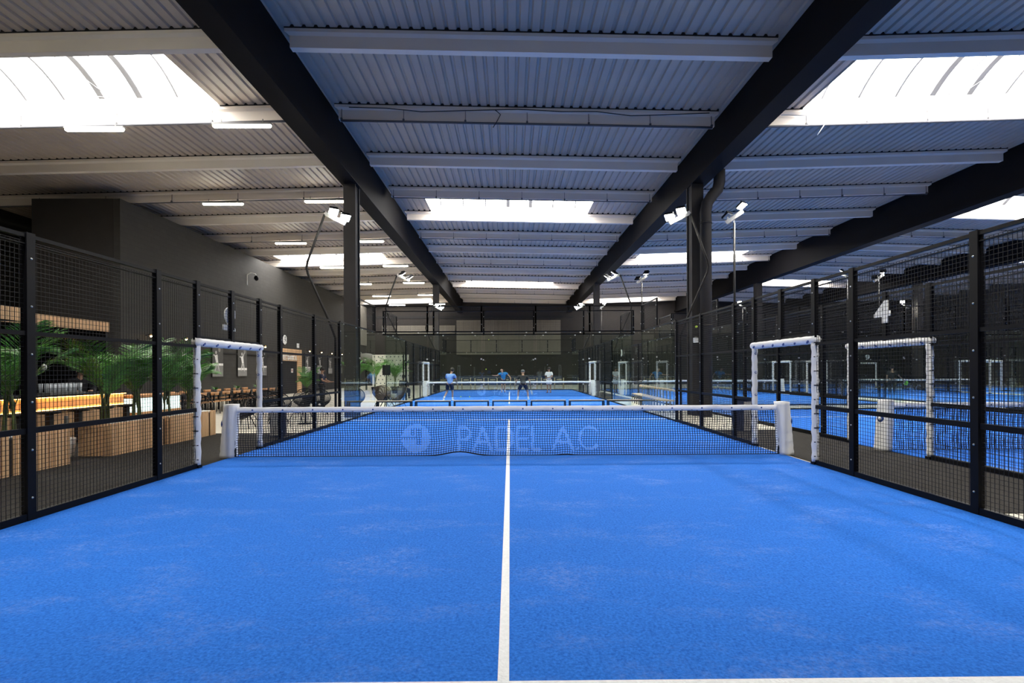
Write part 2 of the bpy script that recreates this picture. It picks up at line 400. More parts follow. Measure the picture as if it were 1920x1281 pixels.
pt = thing('duct_pipe', 'second tall dark pipe beyond the bar, leftmost in view', 'pipe', (-18.9, 9.0, 0))
mb = MB(); mb.tube([(0, 0, 0), (0, 0, 8.3)], 0.2, 14); obj('pipe', mb, COLM, pt)
# purlins with their conduits
SEC = [(-.09, 0), (.09, 0), (.09, .27), (.15, .33), (.15, .485), (-.15, .485), (-.15, .33), (-.09, .27)]
for bay, (x0, x1) in BAYS.items():
    a, b = x0 + 0.30, x1 - 0.30
    for n in range(-2 if bay in ('left', 'centre', 'right') else 1, 15):
        vs = [(x + (0.1 if k == 0 else -0.1) * (1 if z < .3 else 0), YP[n] + y, zb(x) + z) for k, x in enumerate((a, b)) for y, z in SEC]
        K = len(SEC); mb = MB().add(vs, [tuple(range(K))[::-1], tuple(range(K, 2 * K))] + [(i, (i + 1) % K, K + (i + 1) % K, K + i) for i in range(K)])
        slots, s0, s1 = SKYL[bay]
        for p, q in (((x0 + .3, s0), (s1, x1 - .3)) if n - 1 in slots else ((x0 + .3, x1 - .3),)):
            if q > p: mb.bar((p, YP[n] - .155, zb(p) + .445), (q, YP[n] - .155, zb(q) + .445), .02, .075, 1)  # matt black strip painting in the shadow line of the deck ribs
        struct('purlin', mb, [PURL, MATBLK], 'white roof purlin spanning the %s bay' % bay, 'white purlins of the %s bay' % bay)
        if n % 2 == 0 and bay != 'outermost right':
            mb = MB(); xs = [a + 0.2 + (b - a - 0.4) * i / 12 for i in range(13)]
            mb.tube([(x, YP[n] - 0.13, zb(x) - 0.06) for x in xs], 0.022 if n > 2 else 0.035, 6)
            for x in xs[::2]: mb.box((x, YP[n] - .13, zb(x) - .03), (.05, .06, .1)); mb.bar((x, YP[n] - .12, zb(x) - .04), (x, YP[n] - .10, zb(x) + .36), .014)
            struct('cable_conduit', mb, mat('conduit_grey', (0.10, 0.10, 0.11), 0.5), 'cable conduit clipped under a purlin of the %s bay' % bay, 'conduits of the %s bay' % bay)
cx = [(-4.6, 8.93 + .30), (-3.5, 9.2), (-2.5, 9.1), (-1.2, 9.13), (0.3, 9.17), (1.6, 9.1), (2.6, 9.1), (3.6, 8.98), (4.4, 9.0), (5.9, 9.06)]
tag(obj('loose_cable', MB().tube([(x, YP[2] - 0.17, z) for x, z in cx], 0.012, 5), MATBLK), 'thin loose cable drooping along the second purlin of the centre bay', 'cable')
tag(obj('loose_cable', MB().tube([(-0.35, YP[2] - .18, 9.14), (-0.2, YP[2] - .2, 9.0), (-0.3, YP[2] - .22, 8.8), (-.42, YP[2] - .2, 8.62)], 0.012, 5), MATBLK), 'short cable end hanging below the second purlin of the centre bay', 'cable')
tag(obj('loose_cable', MB().tube([(8.0, YP[2] - .18, 9.0), (9.3, YP[2] - .2, 8.95), (9.25, YP[2] - .22, 8.7), (9.05, YP[2] - .2, 8.4)], 0.013, 5), WHITE), 'pale cable end hanging below the rooflight of the right bay', 'cable')
# strip lights of the left bay
ORD = ['first', 'second', 'third', 'fourth', 'fifth', 'sixth', 'seventh']
for i, n in enumerate((2, 4, 6, 8, 10, 12, 14, 0, -2)):
    for x, side in ((-11.95, 'outer'), (-7.7, 'inner')):
        t = thing('strip_light', 'lit tube strip light, %s one of the %s' % (side, ORD[i] + ' pair from the camera' if n > 0 else 'pair overhead, above the camera, number %d' % (i - 6)), 'ceiling light', (x, YP[n] - 0.16, zb(x) - 0.18), 0, 'tube lights of the left bay')
        obj('housing', lambda: MB().box((0, 0, 0.05), (1.7, 0.12, 0.05)), GREYP, t, key='tubehouse')
        obj('diffuser', lambda: MB().tube([(-0.84, 0, 0), (-.8, 0, 0), (.8, 0, 0), (.84, 0, 0)], [.03, .06, .06, .03], 10), TUBE, t, key='tubediff')
        for hx in (-.6, .6): obj('hanger', lambda: MB().bar((0, 0, .06), (0, 0, .2), .02), GREYP, t, key='tubehang', loc=(hx, 0, 0))

# ------------------------------------------------------------------ padel courts
HX = 5.0; LG = 10.15; ZT = 3.0
def wire_panel(L, z0, z1, step=0.05, t=0.0041):
    def f():
        mb = MB(); n = max(1, round(L / step)); k = max(1, round((z1 - z0) / step))
        for i in range(1, n): mb.bar((0, L * i / n, z0), (0, L * i / n, z1), t, caps=False)
        for j in range(1, k + 1): mb.bar((0, 0, z0 + (z1 - z0) * j / k), (0, L, z0 + (z1 - z0) * j / k), t, caps=False)
        return mb
    return f
def post_mb(h, w=0.1, d=0.07):
    def f():
        mb = MB().box((0, 0, h / 2), (d, w, h))
        z = 0.25
        while z < h: mb.ball((0.037, .0, z), .012, 6, 4, 1).ball((-0.037, 0, z), .012, 6, 4, 1); z += 0.5
        return mb
    return f
def rails(L, zs, t=0.045):
    def f():
        mb = MB()
        for z, h in zs: mb.box((0, L / 2, z), (t, L, h))
        return mb
    return f
def fence(label, x, y, sgn, group, rz=None, step=0.05):
    """mesh fence of one side half: runs from the doorway (1.05) out to 6 m; sgn -1 turns it round"""
    t = thing('court_fence', label, 'fence', (x, y, 0), 0 if sgn > 0 else pi, group)
    if rz is not None: t.rotation_euler = (0, 0, rz + (0 if sgn > 0 else pi))
    for a, b in ((1.05, 2.0), (2.0, 4.0), (4.0, 6.0)):
        obj('mesh_panel', wire_panel(b - a, 0.08, 2.93, step), WIRE, t, key='wp%.2f_%.2f' % (b - a, step), loc=(0, a, 0))
    for a in (2.0, 4.0, 6.0): obj('post', post_mb(3.02), [BLACK, STEEL], t, key='post3', loc=(0, a, 0))
    obj('rail', rails(4.95, ((2.985, .04), (2.90, .012), (1.97, .045), (0.95, .06))), BLACK, t, key='rails', loc=(0, 1.05, 0))
    obj('kerb_rail', rails(4.95, ((0.045, .09),), .06), BLACK, t, key='kerb', loc=(0, 1.05, 0))
    return t
def pad_post():
    mb = MB(); N = 28
    pts = [(0.005 * sin(i * 1.9), 0.006 * sin(i * 1.3 + 1), 0.06 + 1.93 * i / N) for i in range(N + 1)]
    mb.tube(pts, [0.053 + 0.0035 * sin(i * 2.1) for i in range(N + 1)], 10, 0)
    for i in range(9): z = 0.15 + 0.23 * i; mb.bar((0.0, 0.045, z), (0.0, 0.075, z + .01), .008, m=1); mb.bar((0.045, 0.045, z), (-0.045, 0.045, z), .012, m=1)
    for z in (0.15, .6, 1.05, 1.5, 1.88):
        mb.tube([(0.0, -0.050, z), (0.0, -0.060, z)], 0.024, 10, 2); mb.tube([(0.0, -0.050, z), (0.0, -0.062, z)], 0.014, 8, 0)
    return mb
def pad_head():
    mb = MB(); N = 26
    mb.tube([(0.006 * sin(i * 1.7), -1.1 + 2.2 * i / N, 2.04) for i in range(N + 1)], [0.070 + 0.003 * sin(i * 2.3) for i in range(N + 1)], 12, 0)
    for i in range(6):
        y = -0.95 + i * 0.38
        for sx in (-1, 1): mb.bar((sx * .062, y - .028, 1.995), (sx * .062, y + .028, 2.025), .016, .03, 1)
    return mb
def doorway(label, x, y, rz=0.0, group='padded doorways', step=0.05):
    t = thing('padded_doorway', label, 'doorway', (x, y, 0), rz, group)
    obj('post_pad', pad_post, [PAD, BLACK, BLUE], t, key='padpost', loc=(0, 1.05, 0))
    obj('post_pad', None, None, t, key='padpost', loc=(0, -1.05, 0), rot=(0, 0, pi))
    obj('header_pad', pad_head, [PAD, BLUE], t, key='padhead')
    for s in (-1, 1): obj('foot', lambda: MB().box((0, 0, .03), (.1, .1, .06)), BLACK, t, key='doorfoot', loc=(0, s * 1.05, 0))
    for a in (-1.05, 0.0): obj('mesh_panel', wire_panel(1.05, 2.1, 2.93, step), WIRE, t, key='wpd%.2f' % step, loc=(0, a, 0))
    for s in (-1, 0, 1): obj('post', lambda: MB().box((0, 0, 2.55), (.07, .1, .95)).ball((.04, 0, 2.3), .012, 6, 4, 1).ball((.04, 0, 2.8), .012, 6, 4, 1), [BLACK, STEEL], t, key='doorpost', loc=(0, s * 1.05, 0))
    obj('rail', rails(2.1, ((2.985, .04), (2.90, .012), (2.12, .04))), BLACK, t, key='doorrail', loc=(0, -1.05, 0))
    return t
def glass_wall(label, loc, rz, n, group, upper=(), sup=None):
    """n panes of 2 m in a row along local y; upper = indexes of panes with a mesh panel above"""
    t = thing('glass_wall', label, 'glass wall', loc, rz, group)
    for i in range(n):
        obj('glass_pane', lambda: MB().box((0, 1.0, 1.53), (0.012, 1.985, 2.94)), GLASS, t, key='pane', loc=(0, i * 2.03, 0))
        
        for cy_, cz_ in ((.35, 3.0), (1.65, 3.0), (.02, 2.0), (.02, 1.0)): obj('clamp', lambda: MB().box((0, 0, 0), (.03, .055, .05)), STEEL, t, key='clamp', loc=(0, i * 2.03 + cy_, cz_))
    obj('top_rail', rails(n * 2.03, ((3.03, .045), (0.03, .06)), .05), BLACK, t, key='glassrail%d' % n)
    for i in upper:
        obj('mesh_panel', wire_panel(2.03, 3.06, 3.97), WIRE, t, key='wpu', loc=(0, i * 2.03, 0))
        obj('upper_rail', rails(2.03, ((3.98, .035),), .035), BLACK, t, key='urail', loc=(0, i * 2.03, 0))
        for s in (0, 1): obj('upper_post', lambda: MB().box((0, 0, 3.5), (.05, .06, 1.0)).ball((-.03, 0, 3.3), .016, 6, 4, 1).ball((-.03, 0, 3.75), .016, 6, 4, 1), [BLACK, STEEL], t, key='upost', loc=(0, (i + s) * 2.03, 0))
    return t
# --- net
STROKES = []
def stroke(*p):
    for a, b in zip(p, p[1:]): STROKES.append((a, b))
def arc(cx, cz, rx, rz, a0, a1, n=10): return [(cx + rx * cos(math.radians(a0 + (a1 - a0) * i / n)), cz + rz * sin(math.radians(a0 + (a1 - a0) * i / n))) for i in range(n + 1)]
def X(p): return (p - 953) / 103.0
z0, z1, zm = 0.12, 0.53, 0.315
stroke((X(861), z0), (X(861), z1), (X(874), z1), (X(882), z1 - .07), (X(882), zm + .05), (X(874), zm - .01), (X(861), zm - .01))
stroke((X(889), z0), (X(905.5), z1), (X(922), z0)); stroke((X(895), zm - .05), (X(916), zm - .05))
stroke((X(931), z0), (X(931), z1), (X(950), z1), (X(960), z1 - .12), (X(960), z0 + .12), (X(950), z0), (X(931), z0))
stroke((X(990), z0), (X(970), z0), (X(970), z1), (X(990), z1)); stroke((X(970), zm), (X(988), zm))
stroke((X(999), z1), (X(999), z0), (X(1014), z0))
stroke((X(1037), z0), (X(1056), z1), (X(1075), z0)); stroke((X(1044), zm - .06), (X(1068), zm - .06)); stroke((X(1082), z0), (X(1083), z0 + .02))
stroke(*arc(X(1106), (z0 + z1) / 2, .18, .2, 45, 315, 14))
def printed(x, z):
    dx, dz = x + 1.67, z - 0.335
    r = math.hypot(dx, dz)
    if r < 0.285:
        if r > 0.26: return False
        if abs(dz - 0.01) < 0.015 and dx < 0.0: return False
        if 0.0 < dx < 0.10 and -0.11 < dz < 0.17: return False
        if -0.09 < dx < -0.03 and 0.06 < dz < 0.17: return False
        return True
    for (ax, az), (bx, bz) in STROKES:
        vx, vz = bx - ax, bz - az; l2 = vx * vx + vz * vz + 1e-9
        t = max(0, min(1, ((x - ax) * vx + (z - az) * vz) / l2))
        if math.hypot(x - ax - t * vx, z - az - t * vz) < 0.023: return True
    return False
NX = 4.93; ZB = 0.82
def zlow(x): return 0.015 + 0.075 * math.exp(-((x + 0.88) / 0.32) ** 2) + 0.02 * math.exp(-((x - 1.05) / 0.12) ** 2)
def net_strands(want):
    def f():
        mb = MB(); n = 220; k = 19; t = 0.0075 if not want else 0.0075
        P = [[(-NX + 2 * NX * i / n, (0.0 if i % 2 else 0.004), 0) for i in range(n + 1)] for _ in range(k + 1)]
        for j in range(k + 1):
            for i in range(n + 1):
                x = P[j][i][0]; zl = zlow(x); P[j][i] = (x + 0.006 * sin(j * .7 + i * .05), P[j][i][1] + .01 * sin(x * 1.3), zl + (ZB - zl) * j / k)
        for j in range(k + 1):
            for i in range(n + 1):
                for di, dj in ((1, 0), (0, 1)):
                    if i + di > n or j + dj > k: continue
                    a, b = P[j][i], P[j + dj][i + di]
                    if printed((a[0] + b[0]) / 2, (a[2] + b[2]) / 2) == want:
                        mb.bar((a[0], a[1] - (0.001 if want else 0), a[2]), (b[0], b[1] - (0.001 if want else 0), b[2]), t, caps=False)
        return mb
    return f
def net_band():
    mb = MB(); n = 60; vs = []; fs = []
    sec = [(-.016, .012), (-.018, .09), (-.008, .108), (.008, .108), (.018, .09), (.016, .012)]
    for i in range(n + 1):
        x = -NX + 2 * NX * i / n
        for y, z in sec: vs.append((x, y * (1 + .3 * sin(i * 2.2)), ZB - .015 + z + .003 * sin(i * 1.7)))
    K = len(sec)
    for i in range(n):
        for k in range(K): k2 = (k + 1) % K; fs.append((i * K + k, i * K + k2, (i + 1) * K + k2, (i + 1) * K + k))
    mb.add(vs, fs, 0, True)
    for i in range(18):
        x = -4.62 + i * 0.5435; mb.tube([(x, -.019, ZB + .045), (x, -.026, ZB + .045)], .014, 10, 1)
        for q in (.18, .36): mb.box((x + q, -.021, ZB + .012), (.025, .006, .01), 2)
    return mb
def net_post(s):
    def f():
        mb = MB(); N = 16; vs = []; fs = []; K = 12
        for i in range(N + 1):
            t = i / N; z = 0.01 + 0.96 * t; xc = s * (5.06 - 0.06 * t); hw = (.125 - .02 * t) * (1 + .035 * sin(i * 2.4)); hd = .13 * (1 + .03 * sin(i * 1.7))
            for k in range(K):
                a = 2 * pi * k / K; c, q = cos(a), sin(a)
                vs.append((xc + hw * math.copysign(abs(c) ** .5, c), hd * math.copysign(abs(q) ** .5, q), z))
        for i in range(N):
            for k in range(K): k2 = (k + 1) % K; fs.append((i * K + k, i * K + k2, (i + 1) * K + k2, (i + 1) * K + k))
        fs += [tuple(range(K))[::-1], tuple(N * K + k for k in range(K))]
        mb.add(vs, fs, 0, True)
        mb.bar((s * 4.945, -.02, .02), (s * 4.935, -.02, .9), .03, m=1)
        mb.tube([(s * 5.10, -.03, .62), (s * 5.141, -.03, .62)], .075, 14, 2); mb.tube([(s * 5.10, -.03, .62), (s * 5.144, -.03, .62)], .04, 12, 0)
        return mb
    return f
def net(label, x, y, group='padel nets'):
    t = thing('padel_net', label, 'net', (x, y, 0), 0, group)
    obj('netting', net_strands(False), NETM, t, key='netting')
    tag(obj('lettering', net_strands(True), NETW, t, key='netletters'), 'pale club emblem and PADEL A.C lettering woven across the net')
    obj('top_band', net_band, [BAND, BLUE, GREYP], t, key='netband')
    obj('bottom_cord', lambda: MB().tube([(-NX + 2 * NX * i / 90, 0, zlow(-NX + 2 * NX * i / 90)) for i in range(91)], .013, 6), NETM, t, key='netcord')
    for s in (-1, 1): obj('post_pad', net_post(s), [PAD, BLACK, BLUE], t, key='netpost%d' % s)
    return t
def turf(label, x, y, hx=5.0, hy=10.15):
    t = thing('court_turf', label, 'court', (x, y, 0), 0, 'blue turf courts')
    obj('turf', lambda: slab(-hx + .0, hx, -hy, hy, 0.0, 0.015), TURF, t, key='turf')
    obj('centre_line', lambda: slab(-.029, .029, -6.95, 6.95, .012, .0175), LINE, t, key='cline')
    for s in (-1, 1): obj('service_line', lambda: slab(-hx + .03, hx - .03, -.029, .029, .012, .0178), LINE, t, key='sline', loc=(0, 6.95 * s, 0))
    return t
def mast(label, x, y, sx, sy, power=1.0, straight=False, light=True, group='floodlight masts', drop=0.0):
    """sx, sy: which way the court lies (towards -sx it leans out)"""
    t = thing('floodlight_mast', label, 'floodlight', (x, y, 0), 0, group)
    if straight: pts = [(0, 0, 0), (0, 0, 6.05)]; top = Vector((0, 0, 6.05))
    else:
        pts = [(-.12 * sx, 0, 0), (-.12 * sx, 0, 2.55), (-.3 * sx, 0, 3.05), (-.92 * sx, 0, 4.45), (-.96 * sx, 0, 4.62), (-.93 * sx, 0, 4.8), (-.42 * sx, 0, 6.2)]; top = Vector((-.42 * sx, 0, 6.2))
    obj('pole', MB().tube(pts, .035, 8), mat('dark_mast', (.010, .009, .009), .65, spec=.12) if not straight else BLACK, t)
    a, b = (top + Vector((0, 0, .04)), top + Vector((.62 * sx, 0, -.28))) if not straight else (top + Vector((-.26 * sx, 0, 0)), top + Vector((.26 * sx, 0, .36)))
    obj('bracket', MB().bar(a, b, .05, .12).bar(top, a.lerp(b, .5), .03), STEEL, t)
    for k, f in enumerate((0.42, 0.98) if not straight else (0.1, .95)):
        p = a.lerp(b, f) + Vector((0, 0, .17)); d = Vector((.36 * sx, .5 * sy, -.90)).normalized()
        q = d.to_track_quat('-Z', 'Y').to_euler()
        h = obj('lamp_head', lambda: MB().box((0, 0, .03), (.30, .26, .06), taper=.85).box((0, .1, .07), (.24, .03, .05)).bar((-.14, 0, .04), (-.14, 0, -.02), .02), BLACK, t, key='lamphead', loc=p, rot=q)
        lit = not (straight and k == 0)
        obj('lens', (lambda: MB().box((0, 0, -.008), (.26, .22, .014))), LENS if lit else STEEL, h, key='lens%d' % lit)
        obj('arm', MB().bar(a.lerp(b, f), p, .03), STEEL, t)
        if light and lit:
            ld = bpy.data.lights.new('floodlight', 'SPOT'); ld.energy = SPOT_W * power / (1 if straight else 2); ld.color = (1.0, .96, .87); ld.spot_size = math.radians(150); ld.spot_blend = .7; ld.shadow_soft_size = .14
            lo = bpy.data.objects.new('floodlight', ld); COL.objects.link(lo); lo.parent = t; lo.location = p + d * .06; lo.rotation_euler = q
    return t
CT = [('A', 'foreground court', 0, 0), ('B', 'middle court behind the benches', 0, 21.9), ('C', 'court number 4', 12.22, 0.42), ('D', 'court number 3', 12.1, 23.2),
      ('E', 'far right court', 24.3, 0.42), ('F', 'far right rear court', 24.3, 23.2)]
for k, nm, x, y in CT:
    turf('blue artificial turf of the ' + nm + (', worn pale in streaks' if k == 'A' else ''), x, y)
    net('white taped net across the ' + nm, x, y)
    st = 0.05 if k in 'AC' else 0.06
    for s, sn in ((-1, 'left'), (1, 'right')):
        doorway('white padded doorway in the %s side of the %s' % (sn, nm), x + s * HX, y, 0 if s < 0 else pi, step=st)
        for e, en in ((-1, 'nearer'), (1, 'farther')):
            if k in 'EF' and s > 0 and e < 0: continue
            fence('black wire fence, %s half of the %s side of the %s' % (en, sn, nm), x + s * HX, y, e, 'mesh fences of the courts', step=st)
        for e, en in ((1, 'farther'), (-1, 'nearer')):
            if e < 0 and k in 'ACE': continue
            if k in 'EF' and s > 0: continue
            glass_wall('two glass panes at the %s %s corner of the %s' % (en, sn, nm), (x + s * HX, y + e * 6.05, 0), 0 if e > 0 else pi, 2, 'corner glass walls of the courts', (1,))
    for e, en in ((1, 'farther'), (-1, 'nearer')):
        if e < 0 and k in 'ACE': continue
        glass_wall('five pane glass wall closing the %s end of the %s' % (en, nm), (x + 5.075, y + e * LG, 0), pi / 2, 5, 'end glass walls of the courts', range(5))
# light masts: leaning ones on the two middle courts, straight ones beyond
for nm, y in (('foreground court', 0), ('middle court', 21.9)):
    for s, sn in ((-1, 'left'), (1, 'right')):
        for e, en in ((-1, 'nearer'), (1, 'farther')):
            mast('bent floodlight mast at the %s %s post of the %s' % (en, sn, nm), s * 5.0, y + e * 6.0, -s, -e, 1.0 if y == 0 else 1.3)
mast('straight floodlight mast at the left side of court number 4', 6.93, 6.45, 1, -1, .9, True)
mast('straight floodlight mast at the left side of court number 3', 6.86, 17.4, 1, 1, .9, True)
for lb, x, y, sx, sy in (('nearer left side of court number 4', 6.93, -5.6, 1, 1), ('far left side of court number 3', 6.86, 29.3, 1, -1), ('farther right side of court number 4', 17.5, 6.45, -1, -1), ('nearer right side of court number 3', 17.4, 17.2, -1, 1), ('farther right side of court number 3', 17.4, 29.3, -1, -1),
                         ('farther left side of the far right court', 19.0, 6.45, 1, -1), ('nearer left side of the far right rear court', 19.0, 17.2, 1, 1),
                         ('farther right side of the far right rear court', 29.6, 29.3, -1, -1), ('farther right of the far right court, added fill light', 29.6, 6.45, 1, -1), ('nearer right of the far right rear court, added fill light', 29.6, 17.2, 1, 1)):  # last two masts are added out of view to brighten the right wall
    mast('straight floodlight mast at the ' + lb, x, y, sx, sy, .9, True)
# court number signs
def sign(txt, label, loc, rz, mirror=False):
    t = thing('court_number_sign', label, 'sign', loc, rz)
    me = CACHE.setdefault('sign' + txt, text_mesh(txt, .54, .012, WHITE, .026))
    obj('numeral', me, None, t, rot=(pi / 2, 0, 0)).scale = (1.4, 1, 1)
    return t
sign('2', 'white cut-out numeral seen from behind above the left padded doorway', (-5.05, 0.02, 2.33), -pi / 2)
sign('4', 'white cut-out numeral 4 above the doorway of the court on the right', (7.16, 0.42, 2.46), -pi / 2)
sign('3', 'white cut-out numeral 3 above a doorway seen through the right glass', (7.04, 23.2, 2.45), -pi / 2)

# court 9, turned crosswise in the far right corner, and a further doorway facing the camera
tag(struct('court_turf', slab(19.5, 43, 34.2, 45.5, 0, .015), TURF), 'blue artificial turf of court number 9 in the far right corner', 'court')
doorway('white padded doorway under the numeral 9, facing the camera', 29.6, 34.0, -pi / 2, step=.06)
for e, en in ((1, 'right'), (-1, 'left')): fence('black wire fence %s of the doorway under the numeral 9' % en, 29.6, 34.0, e, 'mesh fences of the courts', rz=-pi / 2, step=.06)
sign('9', 'white cut-out numeral 9 above a far doorway at the right', (29.9, 33.93, 2.36), 0)
doorway('white padded doorway at the right edge, facing the camera', 32.6, 26.0, -pi / 2, step=.06)
fence('black wire fence right of the doorway at the right edge', 32.6, 26.0, 1, 'mesh fences of the courts', rz=-pi / 2, step=.06)
tag(struct('court_turf', slab(31.0, 43, 14, 32.5, 0, .015), TURF), 'blue artificial turf at the far right edge of the hall', 'court')
for o in bpy.data.objects:
    if o.name.startswith('court_turf') and o.get('kind') == 'structure': del o['kind']

# ------------------------------------------------------------------ benches between the courts
for i in range(7):
    x = -4.43 + i * 1.487
    t = thing('bench', 'low bench with a thin wooden top on a black frame, %s from the left' % (['first', 'second', 'third', 'fourth', 'fifth', 'sixth', 'seventh'][i]), 'bench', (x, 10.75, 0), 0, 'benches between the two courts')
    obj('seat', lambda: MB().box((0, 0, .405), (1.36, .32, .025)), wood_mat('bench_top', (.62, .46, .34), (1, 6, 3)) if not i else None, t, key='benchseat')
    obj('frame', lambda: MB().box((0, -.13, .375), (1.34, .04, .04)).box((0, .13, .375), (1.34, .04, .04)).box((-.62, 0, .03), (.03, .3, .03)).box((.62, 0, .03), (.03, .3, .03)), BLACK, t, key='benchframe')
    for sx in (-.65, .65):
        for sy in (-.13, .13): obj('leg', lambda: MB().box((0, 0, .18), (.055, .05, .36)), BLACK, t, key='benchleg', loc=(sx, sy, 0))

# ------------------------------------------------------------------ left lounge: planters, palms, bar
def planter(label, x0, x1, y0, y1, h=.6):
    t = thing('planter_box', label, 'planter', ((x0 + x1) / 2, (y0 + y1) / 2, 0.008), 0, 'slatted planters beside the foreground court')
    lx, ly = (x1 - x0) / 2, (y1 - y0) / 2
    obj('liner', MB().box((0, 0, h / 2 - .02), (2 * lx - .04, 2 * ly - .04, h - .06)), BACKING, t)
    mb = MB(); st = .06
    n = int(2 * ly / st)
    for i in range(n):
        if i % 25 == 24: continue
        y = -ly + st * (i + .5)
        for s in (-1, 1): mb.box((s * (lx - .01), y, h / 2), (.022, st * .66, h))
    n = int(2 * lx / st)
    for i in range(n):
        x = -lx + st * (i + .5)
        for s in (-1, 1): mb.box((x, s * (ly - .01), h / 2), (st * .68, .022, h))
    obj('slats', mb, WOOD, t)
    mb = MB(); r = random.Random(3)
    for k in range(int(160 * ly)):
        mb.ball((r.uniform(-lx + .06, lx - .06), r.uniform(-ly + .06, ly - .06), h - .035 + r.uniform(0, .02)), (r.uniform(.03, .05), r.uniform(.03, .05), .03), 6, 4)
    tag(obj('pebbles', mb, PEB, t), kind='stuff')
    return t
planter('slatted oak planter box nearest the camera, left of the gap', -8.0, -7.42, -3.1, -.55)
planter('slatted oak planter box in the middle, right of the white pot', -7.95, -7.33, .22, 1.75)
planter('slatted oak planter box reaching behind the padded doorway', -7.9, -7.27, 1.8, 3.55)

def frond(mb, base, az, L, rise, droop, r, m=0, spread=.4):
    """arching palm leaf: stem tube and two rows of narrow leaflets"""
    pts = []; n = 12
    for i in range(n + 1):
        t = i / n; out = L * (.10 * t + spread * t * t); up = L * (rise * t - droop * t * t * t)
        pts.append(Vector((base[0] + out * cos(az), base[1] + out * sin(az), base[2] + up)))
    mb.tube(pts, [.010 * (1 - .75 * i / n) for i in range(n + 1)], 5, 1)
    vs = []; fs = []; side = Vector((-sin(az), cos(az), 0)); N = 28
    for k in range(N):
        t = .28 + .72 * k / (N - 1); f = t * n; i = min(int(f), n - 1); p = pts[i].lerp(pts[i + 1], f - i); d = (pts[i + 1] - pts[i]).normalized()
        ll = L * .30 * (sin(pi * min(1, (t - .2) / .85)) ** .6 + .15)
        for s in (-1, 1):
            tip = p + (side * s * .8 + d * .75 + Vector((0, 0, -.15 + r.uniform(-.12, .12)))).normalized() * ll
            mid = p.lerp(tip, .5) + Vector((0, 0, .02)); wv = d * .012
            o = len(vs); vs += [p - wv * .4, p + wv * .4, mid + wv, tip, mid - wv]; fs.append((o, o + 1, o + 2, o + 3, o + 4))
    mb.add(vs, fs, m)
def palm(label, loc, seed, h=1.5, n=11, rz=0):
    r = random.Random(seed); t = thing('palm_plant', label, 'plant', loc, rz, 'palms of the lounge')
    mb = MB()
    for k in range(5): a = r.uniform(0, 6.28); mb.tube([(.07 * cos(a), .07 * sin(a), -.02), (.05 * cos(a), .05 * sin(a), .3 * h), (.02 * cos(a), .02 * sin(a), .45 * h)], [.02, .016, .010], 6)
    obj('stems', mb, STEM, t)
    for k in range(n):
        mb = MB(); frond(mb, (r.uniform(-.05, .05), r.uniform(-.05, .05), .15 * h + .12 * h * r.random()), k * 2.4 + r.uniform(-.3, .3), h * r.uniform(.6, .92), r.uniform(.9, 1.15), r.uniform(.1, .42), r, 0, r.uniform(.2, .62))
        obj('frond', mb, [LEAF, STEM], t)
    return t
PZ = .585
for i, (x, y, h, lb) in enumerate(((-7.75, -2.45, 1.75, 'palm in the nearest planter box at the left edge of view'), (-7.72, -1.35, 1.65, 'palm in the nearest planter box in front of the bartender'),
                                   (-7.66, .5, 1.65, 'palm at the near end of the middle planter box'), (-7.6, 1.25, 1.6, 'palm at the far end of the middle planter box'),
                                   (-7.58, 2.15, 1.5, 'palm in the farthest planter box beside the black fence post'), (-7.55, 2.95, 1.35, 'palm in the farthest planter box behind the padded doorway'))):
    palm(lb, (x, y, PZ), 11 + i, h, 13)
t = thing('plant_pot', 'white pot in the gap between two slatted planter boxes', 'pot', (-8.15, .2, 0.008))
obj('pot', MB().lathe([(.11, 0), (.15, .3), (.15, .34), (.13, .34), (.12, .28)], n=16), WHITE, t)
obj('pipe', MB().tube([(0, 0, .25), (0, 0, .75)], .03, 8), GREYP, t)

k = thing('bar_kiosk', 'dark bar kiosk under a slatted oak fascia', 'kiosk', (-10.5, 2.8, 0))
def slat_strip(L, h, st=.05):
    mb = MB(); n = int(L / st)
    for i in range(n): mb.box((0, -L / 2 + st * (i + .5), 0), (.03, st * .78, h))
    return mb
obj('fascia', slat_strip(3.0, .25), WOOD, k, loc=(0.02, .0, 2.745)); obj('fascia', slat_strip(4.6, .27), WOOD, k, loc=(.72, -3.78, 2.735))
obj('roof_slab', slab(-3.4, 0, -6.0, 1.5, 2.62, 2.86).box((.34, -3.75, 2.74), (.7, 4.55, .24)), MATBLK, k)
obj('back_wall', slab(-3.45, -3.4, -6, 1.5, 0, 2.62), MATBLK, k); obj('side_wall', slab(-3.4, -.02, 1.44, 1.5, 0, 2.62), MATBLK, k)
for y in (-.72, -2.3): obj('post', MB().box((.05, y, 1.31), (.09, .12, 2.62)), COLM, k)
mb = MB(); r = random.Random(5)
for z in (1.45, 1.8): mb.box((-3.25, -2.2, z), (.28, 6.4, .025))
obj('shelf', mb, MATBLK, k)
for i in range(12):
    z = 1.4625 if i % 2 else 1.8125
    b = thing('bottle', 'bottle on the dark shelf at the back of the bar', 'bottle', (-13.75, -.6 + i * .38, z), 0, 'bottles at the back of the bar')
    obj('body', lambda: MB().lathe([(.035, 0), (.037, .02), (.037, .16), (.014, .21), (.013, .27)], n=10), mat('brown_glass', (.06, .035, .02), .15), b, key='bottle'); obj('cap', lambda: MB().lathe([(.016, .27), (.016, .29)], n=8), GREYP, b, key='cap')
c = thing('bar_counter', 'slatted bar counter lit by a warm strip under its top', 'counter', (-10.1, 1.6, .008))
obj('front', slat_strip(4.9, 1.0, .05), WOOD, c, loc=(.18, 0, .5)); obj('body', MB().box((-.1, 0, .5), (.5, 4.9, 1.0)), BACKING, c)
